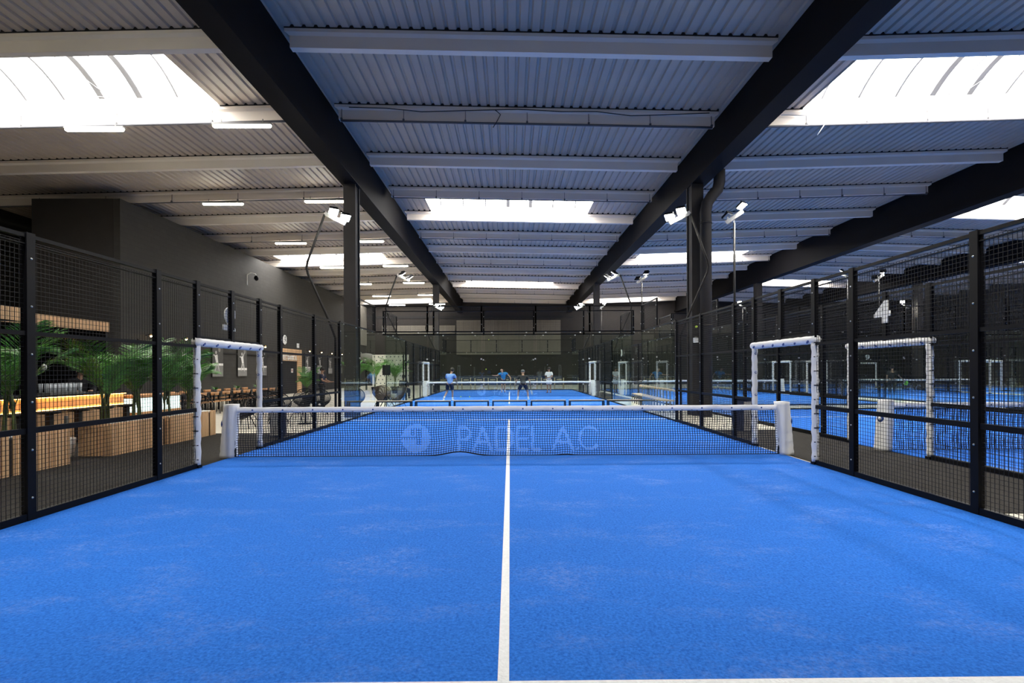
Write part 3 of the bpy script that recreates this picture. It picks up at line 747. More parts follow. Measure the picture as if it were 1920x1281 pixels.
obj('worktop', MB().box((-.02, 0, 1.045), (.62, 5.0, .04)), MATBLK, c); obj('led_strip', MB().box((.245, 0, 1.012), (.03, 4.86, .014)), LED, c)
obj('footrail_shelf', MB().box((.22, .2, .72), (.05, 4.4, .03)), MATBLK, c); obj('led_strip', MB().box((.215, .2, .742), (.02, 4.4, .01)), LED, c)
for i in range(6):
    s = thing('bar_stool', 'black bar stool at the lit counter, %s from the near end' % ORD[i], 'stool', (-9.45, -.1 + i * .72, .008), 0, 'stools at the bar counter')
    obj('seat', lambda: MB().lathe([(.15, .70), (.19, .71), (.19, .75), (.16, .76)], n=16), MATBLK, s, key='stoolseat'); obj('leg', lambda: MB().box((0, 0, .36), (.10, .10, .70)), MATBLK, s, key='stoolleg'); obj('base', lambda: MB().lathe([(.2, 0), (.2, .015), (.05, .03)], n=16), MATBLK, s, key='stoolbase')
d = thing('glass_rack', 'rack of clear glasses on the bar worktop before the bartender', 'rack', (-10.2, 2.5, 1.073))
obj('tray', MB().box((0, 0, .02), (.35, .95, .04)), GREYP, d)
for i in range(14): obj('glass', lambda: MB().lathe([(.03, 0), (.04, .2), (.037, .2), (.028, .01)], n=10), mat('frosted_glass', (.62, .66, .70), .2), d, key='tumbler', loc=(-.09 + .18 * (i % 2), -.42 + .14 * (i // 2), .04))
cs = thing('display_case', 'bright glass display case at the far end of the bar', 'display case', (-10.05, 5.1, 0))
obj('cabinet', MB().box((0, 0, .25), (.7, 1.9, .5)).box((0, 0, .92), (.72, 1.95, .06)), TANW, cs); obj('lit_front', MB().box((.34, 0, .69), (.02, 1.8, .36)).box((0, -.94, .69), (.6, .02, .36)), SCREEN, cs); obj('interior', MB().box((-.05, 0, .69), (.6, 1.8, .38)), BACKING, cs)
sc = thing('table_lamp', 'small white glowing lamp beside the bar post', 'lamp', (-9.75, .62, 1.5))
sc.location = (-10.38, 2.16, 1.68); obj('shade', MB().ball((0.1, 0, 0), (.05, .05, .07), 10, 8), WHITE, sc); obj('bracket', MB().bar((0, 0, 0), (.1, 0, 0), .02), MATBLK, sc)

# dining chairs and tables along the poster wall
def dining_chair(label, x, y, rz):
    t = thing('dining_chair', label, 'chair', (x, y, 0), rz, 'tan dining chairs along the poster wall')
    def back():
        mb = MB(); vs = []; fs = []; n = 10
        for i in range(n + 1):
            a = -1.15 + 2.3 * i / n
            for rr, z in ((.23, .70), (.25, .82), (.235, .82), (.215, .70)): vs.append((-rr * cos(a) + .03, rr * sin(a), z))
        for i in range(n):
            for q in range(4): q2 = (q + 1) % 4; fs.append((i * 4 + q, i * 4 + q2, (i + 1) * 4 + q2, (i + 1) * 4 + q))
        return mb.add(vs, fs, 0, True)
    obj('backrest', back, TANW, t, key='dcback'); obj('seat', lambda: MB().box((.02, 0, .455), (.44, .44, .03)), TANW, t, key='dcseat')
    for sx in (-1, 1):
        for sy in (-1, 1): obj('leg', (lambda: MB().tube([(0, 0, 0), (0, 0, .76)], .014, 6)) if sx < 0 else (lambda: MB().tube([(0, 0, 0), (0, 0, .445)], .014, 6)), BLACK, t, key='dcleg%d' % sx, loc=(sx * .18, sy * .19, 0))
    return t
for i in range(9):
    y = 9.2 + i * .78
    nm = (ORD + ['eighth', 'ninth'])[i]
    dining_chair('tan curved back dining chair facing the wall, %s of the near row' % nm, -11.0, y, pi)
    dining_chair('tan curved back dining chair facing the court, %s of the far row' % nm, -12.5, y + .1, 0)
for i in range(4):
    y = 9.6 + i * 1.7
    t = thing('dining_table', 'dark dining table between two rows of tan chairs, %s one' % ORD[i], 'table', (-11.75, y, 0), 0, 'dining tables along the poster wall')
    obj('tabletop', lambda: MB().box((0, 0, .735), (.75, 1.5, .03)), MATBLK, t, key='dtop')
    for sx in (-1, 1):
        for sy in (-1, 1): obj('leg', lambda: MB().box((0, 0, .36), (.05, .05, .72)), BLACK, t, key='dleg', loc=(sx * .32, sy * .68, 0))
    p = thing('potted_plant', 'small green plant in a pot on the %s dining table' % ORD[i], 'plant', (-11.75, y + .2, .75))
    obj('pot', lambda: MB().lathe([(.05, 0), (.07, .1), (.06, .1)], n=12), GREYP, p, key='tpot')
    def tuft():
        mb = MB(); q = random.Random(8)
        for j in range(26):
            a = q.uniform(0, 6.28); l = q.uniform(.1, .22); e = Vector((l * cos(a), l * sin(a), .1 + q.uniform(.02, .16))); b0 = Vector((0, 0, .09)); s_ = Vector((-sin(a), cos(a), 0)) * .02
            mb.add([b0, b0.lerp(e, .5) + s_, e, b0.lerp(e, .5) - s_], [(0, 1, 2, 3)])
        return mb
    obj('leaves', tuft, LEAF, p, key='tuft')
l = thing('table_lamp', 'round white lampshade standing on the first dining table', 'lamp', (-11.4, 10.9, .75)); l.location = (-11.6, 9.95, .75)
obj('shade', MB().ball((0, 0, .24), (.19, .19, .16), 16, 10), WHITE, l); obj('stem', MB().tube([(0, 0, 0), (0, 0, .12)], .03, 8), BLACK, l)

# black wire lounge chairs
def wire_chair(label, x, y, rz, m=BLACK, group='wire lounge chairs'):
    t = thing('wire_lounge_chair', label, 'chair', (x, y, 0), rz, group)
    def ring(): return [Vector((.34 * sin(a) * 1.08, -.40 + .0 + .42 * (1 - cos(a)), .36 + .56 * ((1 - cos(a)) / 2) ** 1.1)) + Vector((0, 0, 0)) for a in [2 * pi * i / 28 for i in range(28)]]
    rg = ring(); hub = Vector((0, .06, .34))
    obj('rim', lambda: MB().tube(rg, .014, 6, closed=True), m, t, key='wcrim' + m.name)
    def cords():
        mb = MB()
        for i in range(84):
            f = i / 3; p = rg[int(f) % 28].lerp(rg[(int(f) + 1) % 28], f % 1); mid = p.lerp(hub, .5) + Vector((0, .05, -.10)); mb.tube([p, mid, hub + (p - hub) * .12], .0055, 4, caps=False)
        return mb
    obj('cords', cords, m, t, key='wccord' + m.name)
    for sx in (-1, 1):
        for sy in (-1, 1): obj('leg', MB().tube([(sx * .16, .05 + sy * .12, .33), (sx * .27, .02 + sy * .27, 0)], .011, 6), m, t)
    return t
for i, (x, y, rz, lb) in enumerate(((-8.55, 5.0, .6, 'behind the slatted planter end'), (-7.35, 4.95, .15, 'above the left net post'), (-6.95, 6.3, .5, 'right of the padded doorway'), (-6.55, 7.0, -.4, 'beside the low black table'),
                                  (-7.7, 7.6, 1.0, 'between the dining chairs and the low table'), (-6.75, 9.2, .4, 'left of the fence end'), (-5.85, 10.4, .3, 'at the fence end, nearest the corner post'), (-8.3, 8.6, .8, 'near the door of the changing rooms'), (-7.75, 6.0, .9, 'behind the chair above the left net post'), (-7.6, 9.9, .2, 'behind the low table, right of the fence post'))):
    wire_chair('black corded lounge chair ' + lb, x, y, rz)
t = thing('low_table', 'low round black table among the wire lounge chairs', 'table', (-6.05, 6.1, 0))
obj('tabletop', MB().lathe([(.36, .40), (.38, .41), (.38, .43), (.3, .44)], n=24), BLACK, t); obj('stem', MB().tube([(0, 0, 0), (0, 0, .4)], .03, 8), BLACK, t); obj('base', MB().lathe([(.22, 0), (.22, .02), (.04, .04)], n=18), BLACK, t)
for i in range(3): wire_chair('dark brown corded lounge chair %s' % ['behind the first bench, leaning on its neighbour', 'behind the tripod speaker', 'in the corner of the end glass'][i], (-5.35, -4.85, -5.6)[i], (12.55, 13.2, 13.6)[i], (.5, -.3, .2)[i], mat('brown_cord', (.06, .038, .022), .6), 'brown lounge chairs behind the glass')

def bin_(label, x, y, h=.78):
    t = thing('litter_bin', label, 'bin', (x, y, 0), 0.3)
    obj('body', MB().box((0, 0, h / 2), (.34, .34, h)), NAVY, t); obj('front_panel', MB().box((-.05, -.175, h / 2), (.22, .012, h - .06)), mat('brushed_grey', (.42, .40, .36), .4), t); obj('lid', MB().box((0, 0, h + .015), (.36, .36, .03)), BLACK, t)
bin_('navy and grey litter bin outside the left fence near the net', -5.55, 3.15, .72)
bin_('navy and grey litter bin outside the right fence beside the net post', 6.0, 3.75)
bin_('navy and pale litter bin beside the seated person', -5.55, 17.3, .72)

# poster wall
WXL = -15.5
def poster(label, y, z0_, z1_, w_, seed):
    r = random.Random(seed); t = thing('wall_poster', label, 'poster', (WXL, y, z0_), 0)
    H = z1_ - z0_
    obj('board', MB().box((.03, 0, H / 2), (.06, w_, H)), GREYS[0], t)
    mb = MB(); X0 = .062
    def pr(poly, m, d): mb.prism([(a * w_, b * H) for a, b in poly], X0, X0 + d, 'x', m)
    split = r.uniform(.22, .45); pr([(-.48, .02), (.48, .02), (.48, split), (-.48, split)], r.choice((2, 3)), .002)
    pr([(-.48, split), (.48, split), (.48, .98), (-.48, .98)], r.choice((0, 1)), .002)
    if r.random() < .5: pr([(-.48, split + .0), (.48, split + .0), (.48, split + .07), (-.48, split + .07)], 4, .003)
    cx_, lean = r.uniform(-.1, .1), r.uniform(-.12, .12)
    def limb(ax, az, bx, bz, w1, w2, m):
        dx, dz = (bx - ax) * w_, (bz - az) * H; l_ = math.hypot(dx, dz); px, pz = -dz / l_, dx / l_
        mb.prism([(ax * w_ + px * w1, az * H + pz * w1), (ax * w_ - px * w1, az * H - pz * w1), (bx * w_ - px * w2, bz * H - pz * w2), (bx * w_ + px * w2, bz * H + pz * w2)], X0, X0 + .005, 'x', m)
    hipx, hz, shx, sz_ = cx_, .46, cx_ + lean, .70
    limb(hipx, hz, shx, sz_, .10, .13, 4); limb(hipx - .04, hz, cx_ - .2, .2, .07, .035, 3); limb(hipx + .04, hz, cx_ + r.uniform(.05, .25), .18, .07, .035, 3)
    limb(shx - .1, sz_ - .02, shx - r.uniform(.15, .32), r.uniform(.5, .85), .045, .03, 3); limb(shx + .1, sz_ - .02, shx + r.uniform(.15, .32), r.uniform(.6, .95), .045, .03, 3)
    mb.prism([(shx * w_ + .075 * cos(a), .78 * H + .09 * sin(a)) for a in [2 * pi * i / 14 for i in range(14)]], X0, X0 + .006, 'x', 3)
    mb.prism([(shx * w_ + .3 * w_ + .11 * cos(a), .88 * H + .14 * sin(a)) for a in [2 * pi * i / 14 for i in range(14)]], X0, X0 + .004, 'x', 2)
    obj('picture', mb, GREYS, t)
    l = thing('picture_light', 'small warm spot lamp above the ' + label.split(',')[0].replace('black and white ', ''), 'wall lamp', (WXL, y, z1_ + .18))
    obj('arm', MB().bar((0, 0, 0), (.22, 0, .06), .03), BLACK, l); obj('shade', MB().lathe([(.05, -.02), (.07, -.09), (.06, -.09)], (.22, 0, .08), 10), mat('brass', (.5, .3, .1), .35, .8), l); obj('bulb', MB().ball((.22, 0, -.02), .05, 8, 6), WARM, l)
PL = [(12.95, 'first poster from the bar'), (15.4, 'second poster, behind the padded doorway post'), (18.35, 'third poster from the bar, under the doorway header'), (20.9, 'fourth poster from the bar'), (23.4, 'fifth poster, beside the far doorway post'),
      (30.7, 'first poster beyond the changing room door'), (33.2, 'second poster beyond the changing room door'), (35.7, 'third poster beyond the changing room door'), (38.4, 'last poster along the left wall')]
for i, (y, lb) in enumerate(PL): poster('black and white %s, showing a player' % lb, y, 1.28 if i < 5 else 1.35, 2.95, 1.05, 40 + i)
d = struct('door_1', slab(-15.49, -15.42, 26.0, 28.6, 0, 2.3), MATBLK, 'dark changing room doorway in the left wall')
mb = MB(); slab(-15.5, -15.35, 25.7, 29.3, 2.75, 3.15, 0, mb); slab(-15.5, -15.35, 28.7, 29.3, 0, 2.75, 0, mb); slab(-15.5, -15.38, 25.7, 28.7, 2.3, 2.75, 0, mb)
obj('door_surround', mb, WOOD, d)
s = thing('changing_room_sign', 'white lettering on the wooden board above the dark doorway', 'sign', (-15.36, 27.15, 2.36))
obj('letters', text_mesh('VESTIARIOS', .50, .01, WHITE, .008), None, s, rot=(pi / 2, 0, pi / 2))
s = thing('door_notice', 'small white notice on the dark changing room door', 'sign', (-15.40, 27.7, 1.62)); obj('plate', MB().box((0, 0, 0), (.01, .3, .3)), WHITE, s); obj('print', MB().box((.007, 0, .02), (.004, .12, .16)), mat('red_print', (.4, .05, .05), .5), s)
c = thing('wall_clock', 'round white clock on the wall above the changing room door', 'clock', (-15.5, 26.6, 3.75))
def disc(r0, d0, d1, m=0, n=28, mb=None): return (mb or MB()).prism([(r0 * cos(2 * pi * i / n), r0 * sin(2 * pi * i / n)) for i in range(n)], d0, d1, 'x', m)
obj('case', disc(.36, 0, .07), BLACK, c); obj('dial', disc(.33, .07, .075), WHITE, c); obj('hands', MB().bar((.08, 0, -.02), (.08, .02, .26), .025).bar((.08, 0, 0), (.08, .15, -.08), .03), BLACK, c)
e = thing('emergency_light', 'small white box on the wall right of the clock', 'wall light', (-15.5, 28.9, 3.45)); obj('case', MB().box((.05, 0, 0), (.1, .22, .34)), WHITE, e)
c = thing('security_camera', 'dome security camera on a bent arm high on the left wall', 'camera', (-15.5, 21.6, 7.2)); obj('arm', MB().tube([(0, 0, -.5), (0, 0, .1), (.2, .05, .25), (.45, .1, .15), (.5, .1, 0)], .03, 8), WHITE, c); obj('dome', MB().ball((.5, .1, -.08), (.13, .13, .16), 12, 8), BLACK, c)
palm('bushy palm beside the changing room door', (-9.3, 14.6, .35), 31, 1.35, 12)
t = thing('plant_pot', 'black pot of the palm beside the changing room door', 'pot', (-9.3, 14.6, 0)); obj('pot', MB().lathe([(.14, 0), (.2, .36), (.2, .4), (.17, .4), (.16, .33)], n=16), BLACK, t); obj('soil', MB().lathe([(.165, .30), (.165, .345)], n=16), BACKING, t)

# back left corner
b = thing('backdrop_board', 'tall cream press board dotted with small round emblems', 'board', (-9.7, 33.3, 0))
obj('panel', MB().box((0, 0, 1.45), (2.95, .06, 2.9)), mat('cream_board', (.78, .76, .66), .6, var=.02), b)
mb = MB()
for j in range(9):
    for i in range(9):
        mb.prism([((-1.3 + i * .325 + (j % 2) * .16) + .055 * cos(a), .25 + j * .31 + .055 * sin(a)) for a in [2 * pi * q / 10 for q in range(10)]], -.036, -.031, 'y')
obj('emblems', mb, mat('grey_blue_print', (.16, .17, .18), .6), b)
for s in (-1, 1): obj('foot', MB().box((s * 1.2, 0, .02), (.08, .6, .04)), BLACK, b)
for x, y, lb in ((-8.0, 27.2, 'large palm at the right part of the cream press board'), (-9.2, 26.5, 'large palm in front of the cream press board'), (-10.4, 26.0, 'large palm left of the cream press board')):
    palm(lb, (x, y, .42), int(-x * 10), 2.0, 15); t = thing('plant_pot', 'black pot under the ' + lb, 'pot', (x, y, 0)); obj('pot', MB().lathe([(.2, 0), (.28, .42), (.28, .48), (.24, .48), (.23, .4)], n=18), BLACK, t); obj('soil', MB().lathe([(.23, .38), (.23, .415)], n=18), BACKING, t)
m_ = thing('wall_mounted_figure', 'pale rounded figure with an upright fin, mounted on a dark bracket', 'wall ornament', (-11.9, 34.0, 2.75))
obj('body', MB().ball((0, 0, 0), (.72, .35, .30), 18, 10).ball((.25, -.1, -.25), (.5, .3, .25), 14, 8), mat('pale_grey_gloss', (.34, .34, .31), .35), m_); obj('fin', MB().prism([(-.75, .55), (-.62, .6), (-.25, .2), (-.55, .1)], -.06, .06, 'y'), mat('pale_grey_gloss', (0, 0, 0)), m_)
obj('bracket', MB().box((0, .1, -.75), (1.3, .3, .1)).box((-.5, .1, -.45), (.2, .25, .6)).box((.3, .1, -.5), (.5, .3, .4)).box((0, .1, -1.8), (.12, .12, 2.0)), BLACK, m_); obj('lamp', MB().ball((.02, -.34, -.3), .09, 8, 6).box((-.5, -.06, -.5), (.16, .06, .3)), WHITE, m_)
s = thing('tripod_speaker', 'black loudspeaker on a tripod stand behind the first bench', 'speaker', (-4.88, 11.35, 0))
obj('cabinet', MB().box((0, 0, 1.6), (.29, .26, .40), rz=.3), MATBLK, s); obj('grille', MB().box((.035, -.12, 1.6), (.24, .02, .34), rz=.3), GREYS[0], s); obj('pole', MB().tube([(0, 0, .12), (0, 0, 1.4)], .02, 8), BLACK, s)
for q in range(3): a = q * 2.094 + .5; obj('leg', MB().bar((.0, 0, .62), (.42 * cos(a), .42 * sin(a), .01), .025), BLACK, s)
# wooden chairs
def side_chair(label, x, y, rz, group):
    t = thing('wooden_chair', label, 'chair', (x, y, 0), rz, group)
    obj('backrest', lambda: MB().tube([(-.2, -.21, .80), (-.2, -.1, .82), (-.2, .1, .82), (-.2, .21, .80)], .045, 8), LWOOD, t, key='scback'); obj('seat', lambda: MB().box((0, 0, .44), (.42, .42, .035)), LWOOD, t, key='scseat')
    for sx in (-1, 1):
        for sy in (-1, 1): obj('leg', (lambda: MB().bar((0, 0, 0), (0, 0, .80), .026)) if sx < 0 else (lambda: MB().bar((0, 0, 0), (0, 0, .43), .026)), GREYP, t, key='scleg%d' % sx, loc=(sx * .19, sy * .19, 0))
for i in range(12): side_chair('light beech chair in the row behind the right glass, %s from the near end' % (ORD + ['eighth', 'ninth', 'tenth', 'eleventh', 'twelfth'])[i], 5.75 + .03 * i, 9.5 + i * .52, pi + .1, 'row of beech chairs behind the right glass')
for i in range(9):
    t = thing('wooden_frame_chair', 'pale wooden frame chair behind the far glass, %s from the left' % (ORD + ['eighth', 'ninth'])[i], 'chair', (-4.6 + i * 1.08, 33.0, 0), 0, 'pale frame chairs behind the far glass')
    for sx in (-1, 1): obj('side_frame', lambda: MB().box((0, 0, .48), (.07, .07, .96)).box((0, .35, .22), (.05, .6, .05)).box((0, .62, .22), (.05, .05, .44)), LWOOD, t, key='ffside', loc=(sx * .36, 0, 0))
    obj('back_slat', lambda: MB().box((0, 0, .82), (.42, .03, .09)), LWOOD, t, key='ffslat'); obj('seat', lambda: MB().box((0, .3, .44), (.66, .6, .06)), NAVY, t, key='ffseat'); obj('rail', lambda: MB().box((0, 0, .05), (.66, .04, .05)), LWOOD, t, key='ffrail')
# balls
for x, y, z, lb in ((-2.83, 21.0, .048, 'left of two balls lying near the middle court net'), (-2.31, 20.9, .048, 'right of two balls lying near the middle court net'), (5.07, 4.55, 2.72, 'tennis ball stuck high in the right fence'), (-.62, 10.17, 4.22, 'ball lodged on the mesh above the end glass')):
    tag(obj('padel_ball', lambda: MB().ball((0, 0, 0), .034, 12, 8), BALLM, None, key='ball', loc=(x, y, z)), 'yellow ' + lb, 'ball')
bpy.data.objects['padel_ball.003'].location = (-1.63, 31.95 + .12, 4.02)
w_ = thing('wall_floodlight', 'small white lamp on the column beside the right fence', 'lamp', (6.3, 8.05, 2.55)); obj('case', MB().box((-.02, -.06, 0), (.14, .1, .16)), WHITE, w_); obj('bracket', MB().box((0, -.01, .1), (.05, .1, .05)), GREYP, w_)

# ------------------------------------------------------------------ people
SKIN = mat('skin', (.52, .30, .20), .55, var=.05); SKIN2 = mat('tan_skin', (.40, .22, .14), .55, var=.05); HAIR = mat('dark_hair', (.015, .011, .009), .6, var=.2)
def skin_mesh(name, verts, edges, radii, m, sub=2, root=0):
    me = bpy.data.meshes.new(name); me.from_pydata([tuple(v) for v in verts], edges, [])
    o = bpy.data.objects.new(name, me); COL.objects.link(o)
    md = o.modifiers.new('s', 'SKIN'); md.use_smooth_shade = True; md.branch_smoothing = .3
    for i, r in enumerate(radii): me.skin_vertices[0].data[i].radius = r if isinstance(r, tuple) else (r, r); me.skin_vertices[0].data[i].use_root = (i == root)
    sb = o.modifiers.new('d', 'SUBSURF'); sb.levels = sb.render_levels = sub
    dg = bpy.context.evaluated_depsgraph_get(); ev = bpy.data.meshes.new_from_object(o.evaluated_get(dg))
    bpy.data.objects.remove(o); ev.materials.clear(); ev.materials.append(m)
    ev.polygons.foreach_set('use_smooth', [True] * len(ev.polygons))
    return ev
def person(label, loc, rz, J, shirt, shorts, skin=SKIN, hair=HAIR, shoes=WHITE, long_legs=False, long_sleeves=False, bald=False, cap=None, socks=WHITE):
    """J: joints in the figure's own frame, facing +y. keys: hip, chest, neck, head, and for L/R: sh el wr hd hp kn an toe"""
    t = thing('person', label, 'person', loc, rz)
    V = {k: Vector(v) for k, v in J.items() if k != 'look'}
    vs = []; es = []; rs = []; idx = {}
    def add(k, p, r, par=None):
        idx[k] = len(vs); vs.append(p); rs.append(r)
        if par is not None: es.append((idx[par], idx[k]))
    add('hip', V['hip'], (.135, .10)); add('waist', V['hip'].lerp(V['chest'], .45), (.125, .095), 'hip'); add('chest', V['chest'], (.15, .11), 'waist'); add('neck', V['neck'], .055, 'chest')
    hd = V['head']; add('chin', V['neck'].lerp(hd, .45), .062, 'neck'); add('head', hd, (.085, .10), 'chin'); add('crown', hd + (hd - V['neck']).normalized() * .085, .065, 'head')
    for s in 'LR':
        add(s + 'sh', V[s + 'sh'], .062, 'chest'); add(s + 'el', V[s + 'el'], .043, s + 'sh'); add(s + 'wr', V[s + 'wr'], .029, s + 'el')
        h = V[s + 'hd']; w0 = V[s + 'wr']; d = (h - w0).normalized(); add(s + 'pl', w0 + d * .07, (.040, .022), s + 'wr')
        x = d.cross(Vector((0, 0, 1)));  x = x.normalized() if x.length > .1 else Vector((1, 0, 0)); y = x.cross(d)
        for q in range(4):
            b = w0 + d * .085 + x * (.018 * (q - 1.5)); L = (.07, .08, .075, .058)[q]
            add('%sf%d' % (s, q), b + d * L * .5, .009, s + 'pl'); add('%sg%d' % (s, q), b + d * L * .85 - y * .022, .008, '%sf%d' % (s, q))
        add(s + 'th', w0 + d * .05 + x * .04, .010, s + 'pl'); add(s + 'ti', w0 + d * .085 + x * .055, .009, s + 'th')
        add(s + 'hp', V[s + 'hp'], .088, 'hip'); add(s + 'kn', V[s + 'kn'], .056, s + 'hp'); add(s + 'ca', V[s + 'kn'].lerp(V[s + 'an'], .35), .052, s + 'kn'); add(s + 'an', V[s + 'an'], .036, s + 'ca'); add(s + 'to', V[s + 'toe'], .034, s + 'an')
    obj('body', skin_mesh('body', vs, es, rs, skin), None, t)
    g = .022
    vs2 = [V['hip'] + (V['hip'] - V['chest']).normalized() * .10, V['hip'].lerp(V['chest'], .45), V['chest'], V['neck'].lerp(V['chest'], .2)]; r2 = [(.15 + g, .115 + g), (.13 + g, .098 + g), (.155 + g, .112 + g), .06]; e2 = [(0, 1), (1, 2), (2, 3)]
    for s in 'LR':
        o = len(vs2); end = V[s + 'wr'] if long_sleeves else V[s + 'sh'].lerp(V[s + 'el'], .72)
        if long_sleeves: vs2 += [V[s + 'sh'], V[s + 'el'], V[s + 'el'].lerp(end, .9)]; r2 += [.066 + g, .05 + g, .034 + g * .7]; e2 += [(2, o), (o, o + 1), (o + 1, o + 2)]
        else: vs2 += [V[s + 'sh'], end]; r2 += [.066 + g, .056 + g]; e2 += [(2, o), (o, o + 1)]
    obj('shirt', skin_mesh('shirt', vs2, e2, r2, shirt), None, t)
    vs3 = [V['hip'] + Vector((0, 0, .07))]; r3 = [(.14 + g, .105 + g)]; e3 = []
    for s in 'LR':
        o = len(vs3); vs3 += [V[s + 'hp'], V[s + 'hp'].lerp(V[s + 'kn'], .80)]; r3 += [.097 + g, .08 + g]; e3 += [(0, o), (o, o + 1)]
        if long_legs: vs3 += [V[s + 'kn'], V[s + 'an']]; r3 += [.068 + g, .05 + g]; e3 += [(o + 1, o + 2), (o + 2, o + 3)]
    obj('trousers' if long_legs else 'shorts', skin_mesh('shorts', vs3, e3, r3, shorts), None, t)
    for s in 'LR':
        an, to = V[s + 'an'], V[s + 'toe']; f = (to - an); f.z = 0; f = f.normalized() if f.length > .01 else Vector((0, 1, 0)); base = min(an.z, to.z) - .045
        heel = an - f * .06; heel.z = an.z - .045
        obj('shoe', skin_mesh('shoe', [heel, an.lerp(to, .5) + Vector((0, 0, -.015)), to + Vector((0, 0, 0))], [(0, 1), (1, 2)], [(.045, .042), (.05, .042), (.045, .035)], shoes, 2), None, t)
        if not long_legs and socks: obj('sock', skin_mesh('sock', [an + Vector((0, 0, -.01)), an.lerp(V[s + 'kn'], .32)], [(0, 1)], [.045, .054], socks, 1), None, t)
    up = (hd - V['neck']).normalized(); R = up.to_track_quat('Z', 'Y').to_matrix().to_4x4()
    yaw = J.get('look', 0)
    Rf = Matrix.Translation(hd) @ (Vector((0, 0, 1)).rotation_difference(up)).to_matrix().to_4x4() @ Matrix.Rotation(yaw, 4, 'Z')
    def put(mb): mb.v = [tuple(Rf @ Vector(p)) for p in mb.v]; return mb
    if cap: obj('cap', put(MB().ball((0, -.008, .06), (.105, .118, .09), 14, 8).box((0, .13, .06), (.13, .12, .015))), cap, t)
    elif not bald: obj('hair', put(MB().ball((0, -.022, .045), (.102, .112, .115), 14, 8)), hair, t)
    f = MB(); f.prism([(.10, -.035), (.135, -.035), (.105, .02)], -.012, .012, 'x', 0)
    for sx in (-1, 1): f.ball((sx * .034, .092, .012), .011, 6, 4, 1); f.ball((sx * .094, -.005, -.005), (.012, .022, .03), 6, 4, 0)
    f.box((0, .098, -.062), (.045, .01, .009), 2); obj('face', put(f), [skin, HAIR, mat('lips', (.35, .13, .11), .5)], t)
    return t
def racket(label, grip, direction, normal, col):
    d = Vector(direction).normalized(); n = Vector(normal); n = (n - d * n.dot(d)).normalized(); x = d.cross(n)
    t = thing('padel_racket', label, 'racket', grip)
    def W(a, b, c): return x * a + d * b + n * c
    mb = MB(); K = 24; out = [(.125 * sin(a), .29 - .135 * cos(a)) for a in [2 * pi * i / K for i in range(K)]]
    vs = [W(a, b, s * .018) for s in (-1, 1) for a, b in out]
    mb.add(vs, [tuple(range(K))[::-1], tuple(range(K, 2 * K))] + [(i, (i + 1) % K, K + (i + 1) % K, K + i) for i in range(K)])
    obj('head', mb, col, t); mb = MB(); mb.bar(W(0, -.08, 0), W(0, .08, 0), .03); mb.bar(W(0, .07, 0), W(.07, .19, 0), .022); mb.bar(W(0, .07, 0), W(-.07, .19, 0), .022); obj('handle', mb, BLACK, t)
def base(**k):
    J = dict(hip=(0, 0, .93), chest=(0, 0, 1.28), neck=(0, 0, 1.47), head=(0, .02, 1.62), Lsh=(-.19, 0, 1.38), Lel=(-.25, 0, 1.1), Lwr=(-.25, .08, .86), Lhd=(-.25, .12, .70), Rsh=(.19, 0, 1.38), Rel=(.25, 0, 1.1), Rwr=(.25, .08, .86), Rhd=(.25, .12, .7),
             Lhp=(-.10, 0, .87), Lkn=(-.11, .02, .48), Lan=(-.11, 0, .09), Ltoe=(-.13, .16, .045), Rhp=(.10, 0, .87), Rkn=(.11, .02, .48), Ran=(.11, 0, .09), Rtoe=(.13, .16, .045))
    J.update(k); return J
TZ = .015
LB, TEAL, BLK, WH, NV = mat('light_blue_cloth', (.16, .30, .66), .8), mat('teal_blue_cloth', (.02, .20, .48), .8), mat('black_cloth', (.014, .014, .017), .85), mat('white_cloth', (.72, .72, .72), .8), mat('navy_cloth', (.014, .018, .045), .85)
person('person in a light blue shirt and navy shorts, seen from behind, stepping forward', (-3.05, 17.35, TZ), -.15,
       base(hip=(0, -.02, .90), chest=(.03, .06, 1.24), neck=(.06, .12, 1.42), head=(.09, .17, 1.56), Lsh=(-.16, .06, 1.34), Lel=(-.24, .2, 1.1), Lwr=(-.08, .38, 1.05), Lhd=(.02, .45, 1.04), Rsh=(.22, .05, 1.34), Rel=(.33, .08, 1.08), Rwr=(.30, .28, .95), Rhd=(.26, .4, .93),
            Lhp=(-.10, -.02, .84), Lkn=(-.15, .04, .47), Lan=(-.27, -.18, .15), Ltoe=(-.30, -.07, .045), Rhp=(.10, -.02, .84), Rkn=(.13, .06, .46), Ran=(.15, -.02, .09), Rtoe=(.17, .14, .045)), LB, NV, SKIN2)
racket('dark racket held by the light blue shirted player', (-2.78, 17.8, 1.0), (.2, .8, .35), (1, 0, .2), BLK)
person('bald person in a teal blue shirt reaching out with a racket', (-.42, 27.4, TZ), pi,
       base(hip=(0, 0, .92), chest=(.02, .06, 1.26), neck=(.08, .1, 1.44), head=(.13, .13, 1.58), Lsh=(-.17, .05, 1.38), Lel=(-.34, -.02, 1.24), Lwr=(-.48, .08, 1.08), Lhd=(-.52, .15, .98), Rsh=(.22, .06, 1.36), Rel=(.42, .2, 1.20), Rwr=(.66, .3, 1.20), Rhd=(.78, .34, 1.24),
            Lkn=(-.08, .06, .5), Lan=(-.10, -.1, .09), Ltoe=(-.12, .06, .045), Rkn=(.1, .1, .5), Ran=(.12, .05, .09), Rtoe=(.14, .2, .045), look=-.3), TEAL, NV, SKIN, bald=True, shoes=mat('red_brown_shoe', (.2, .05, .03), .6))
racket('dark racket held out by the teal shirted player', (-1.18, 27.08, 1.29), (-.75, -.2, .5), (.1, 1, 0), BLK)
tag(obj('padel_ball', CACHE['ball'], None, None, loc=(-1.62, 26.85, 1.66)), 'yellow ball in the air beside the held out racket', 'ball')
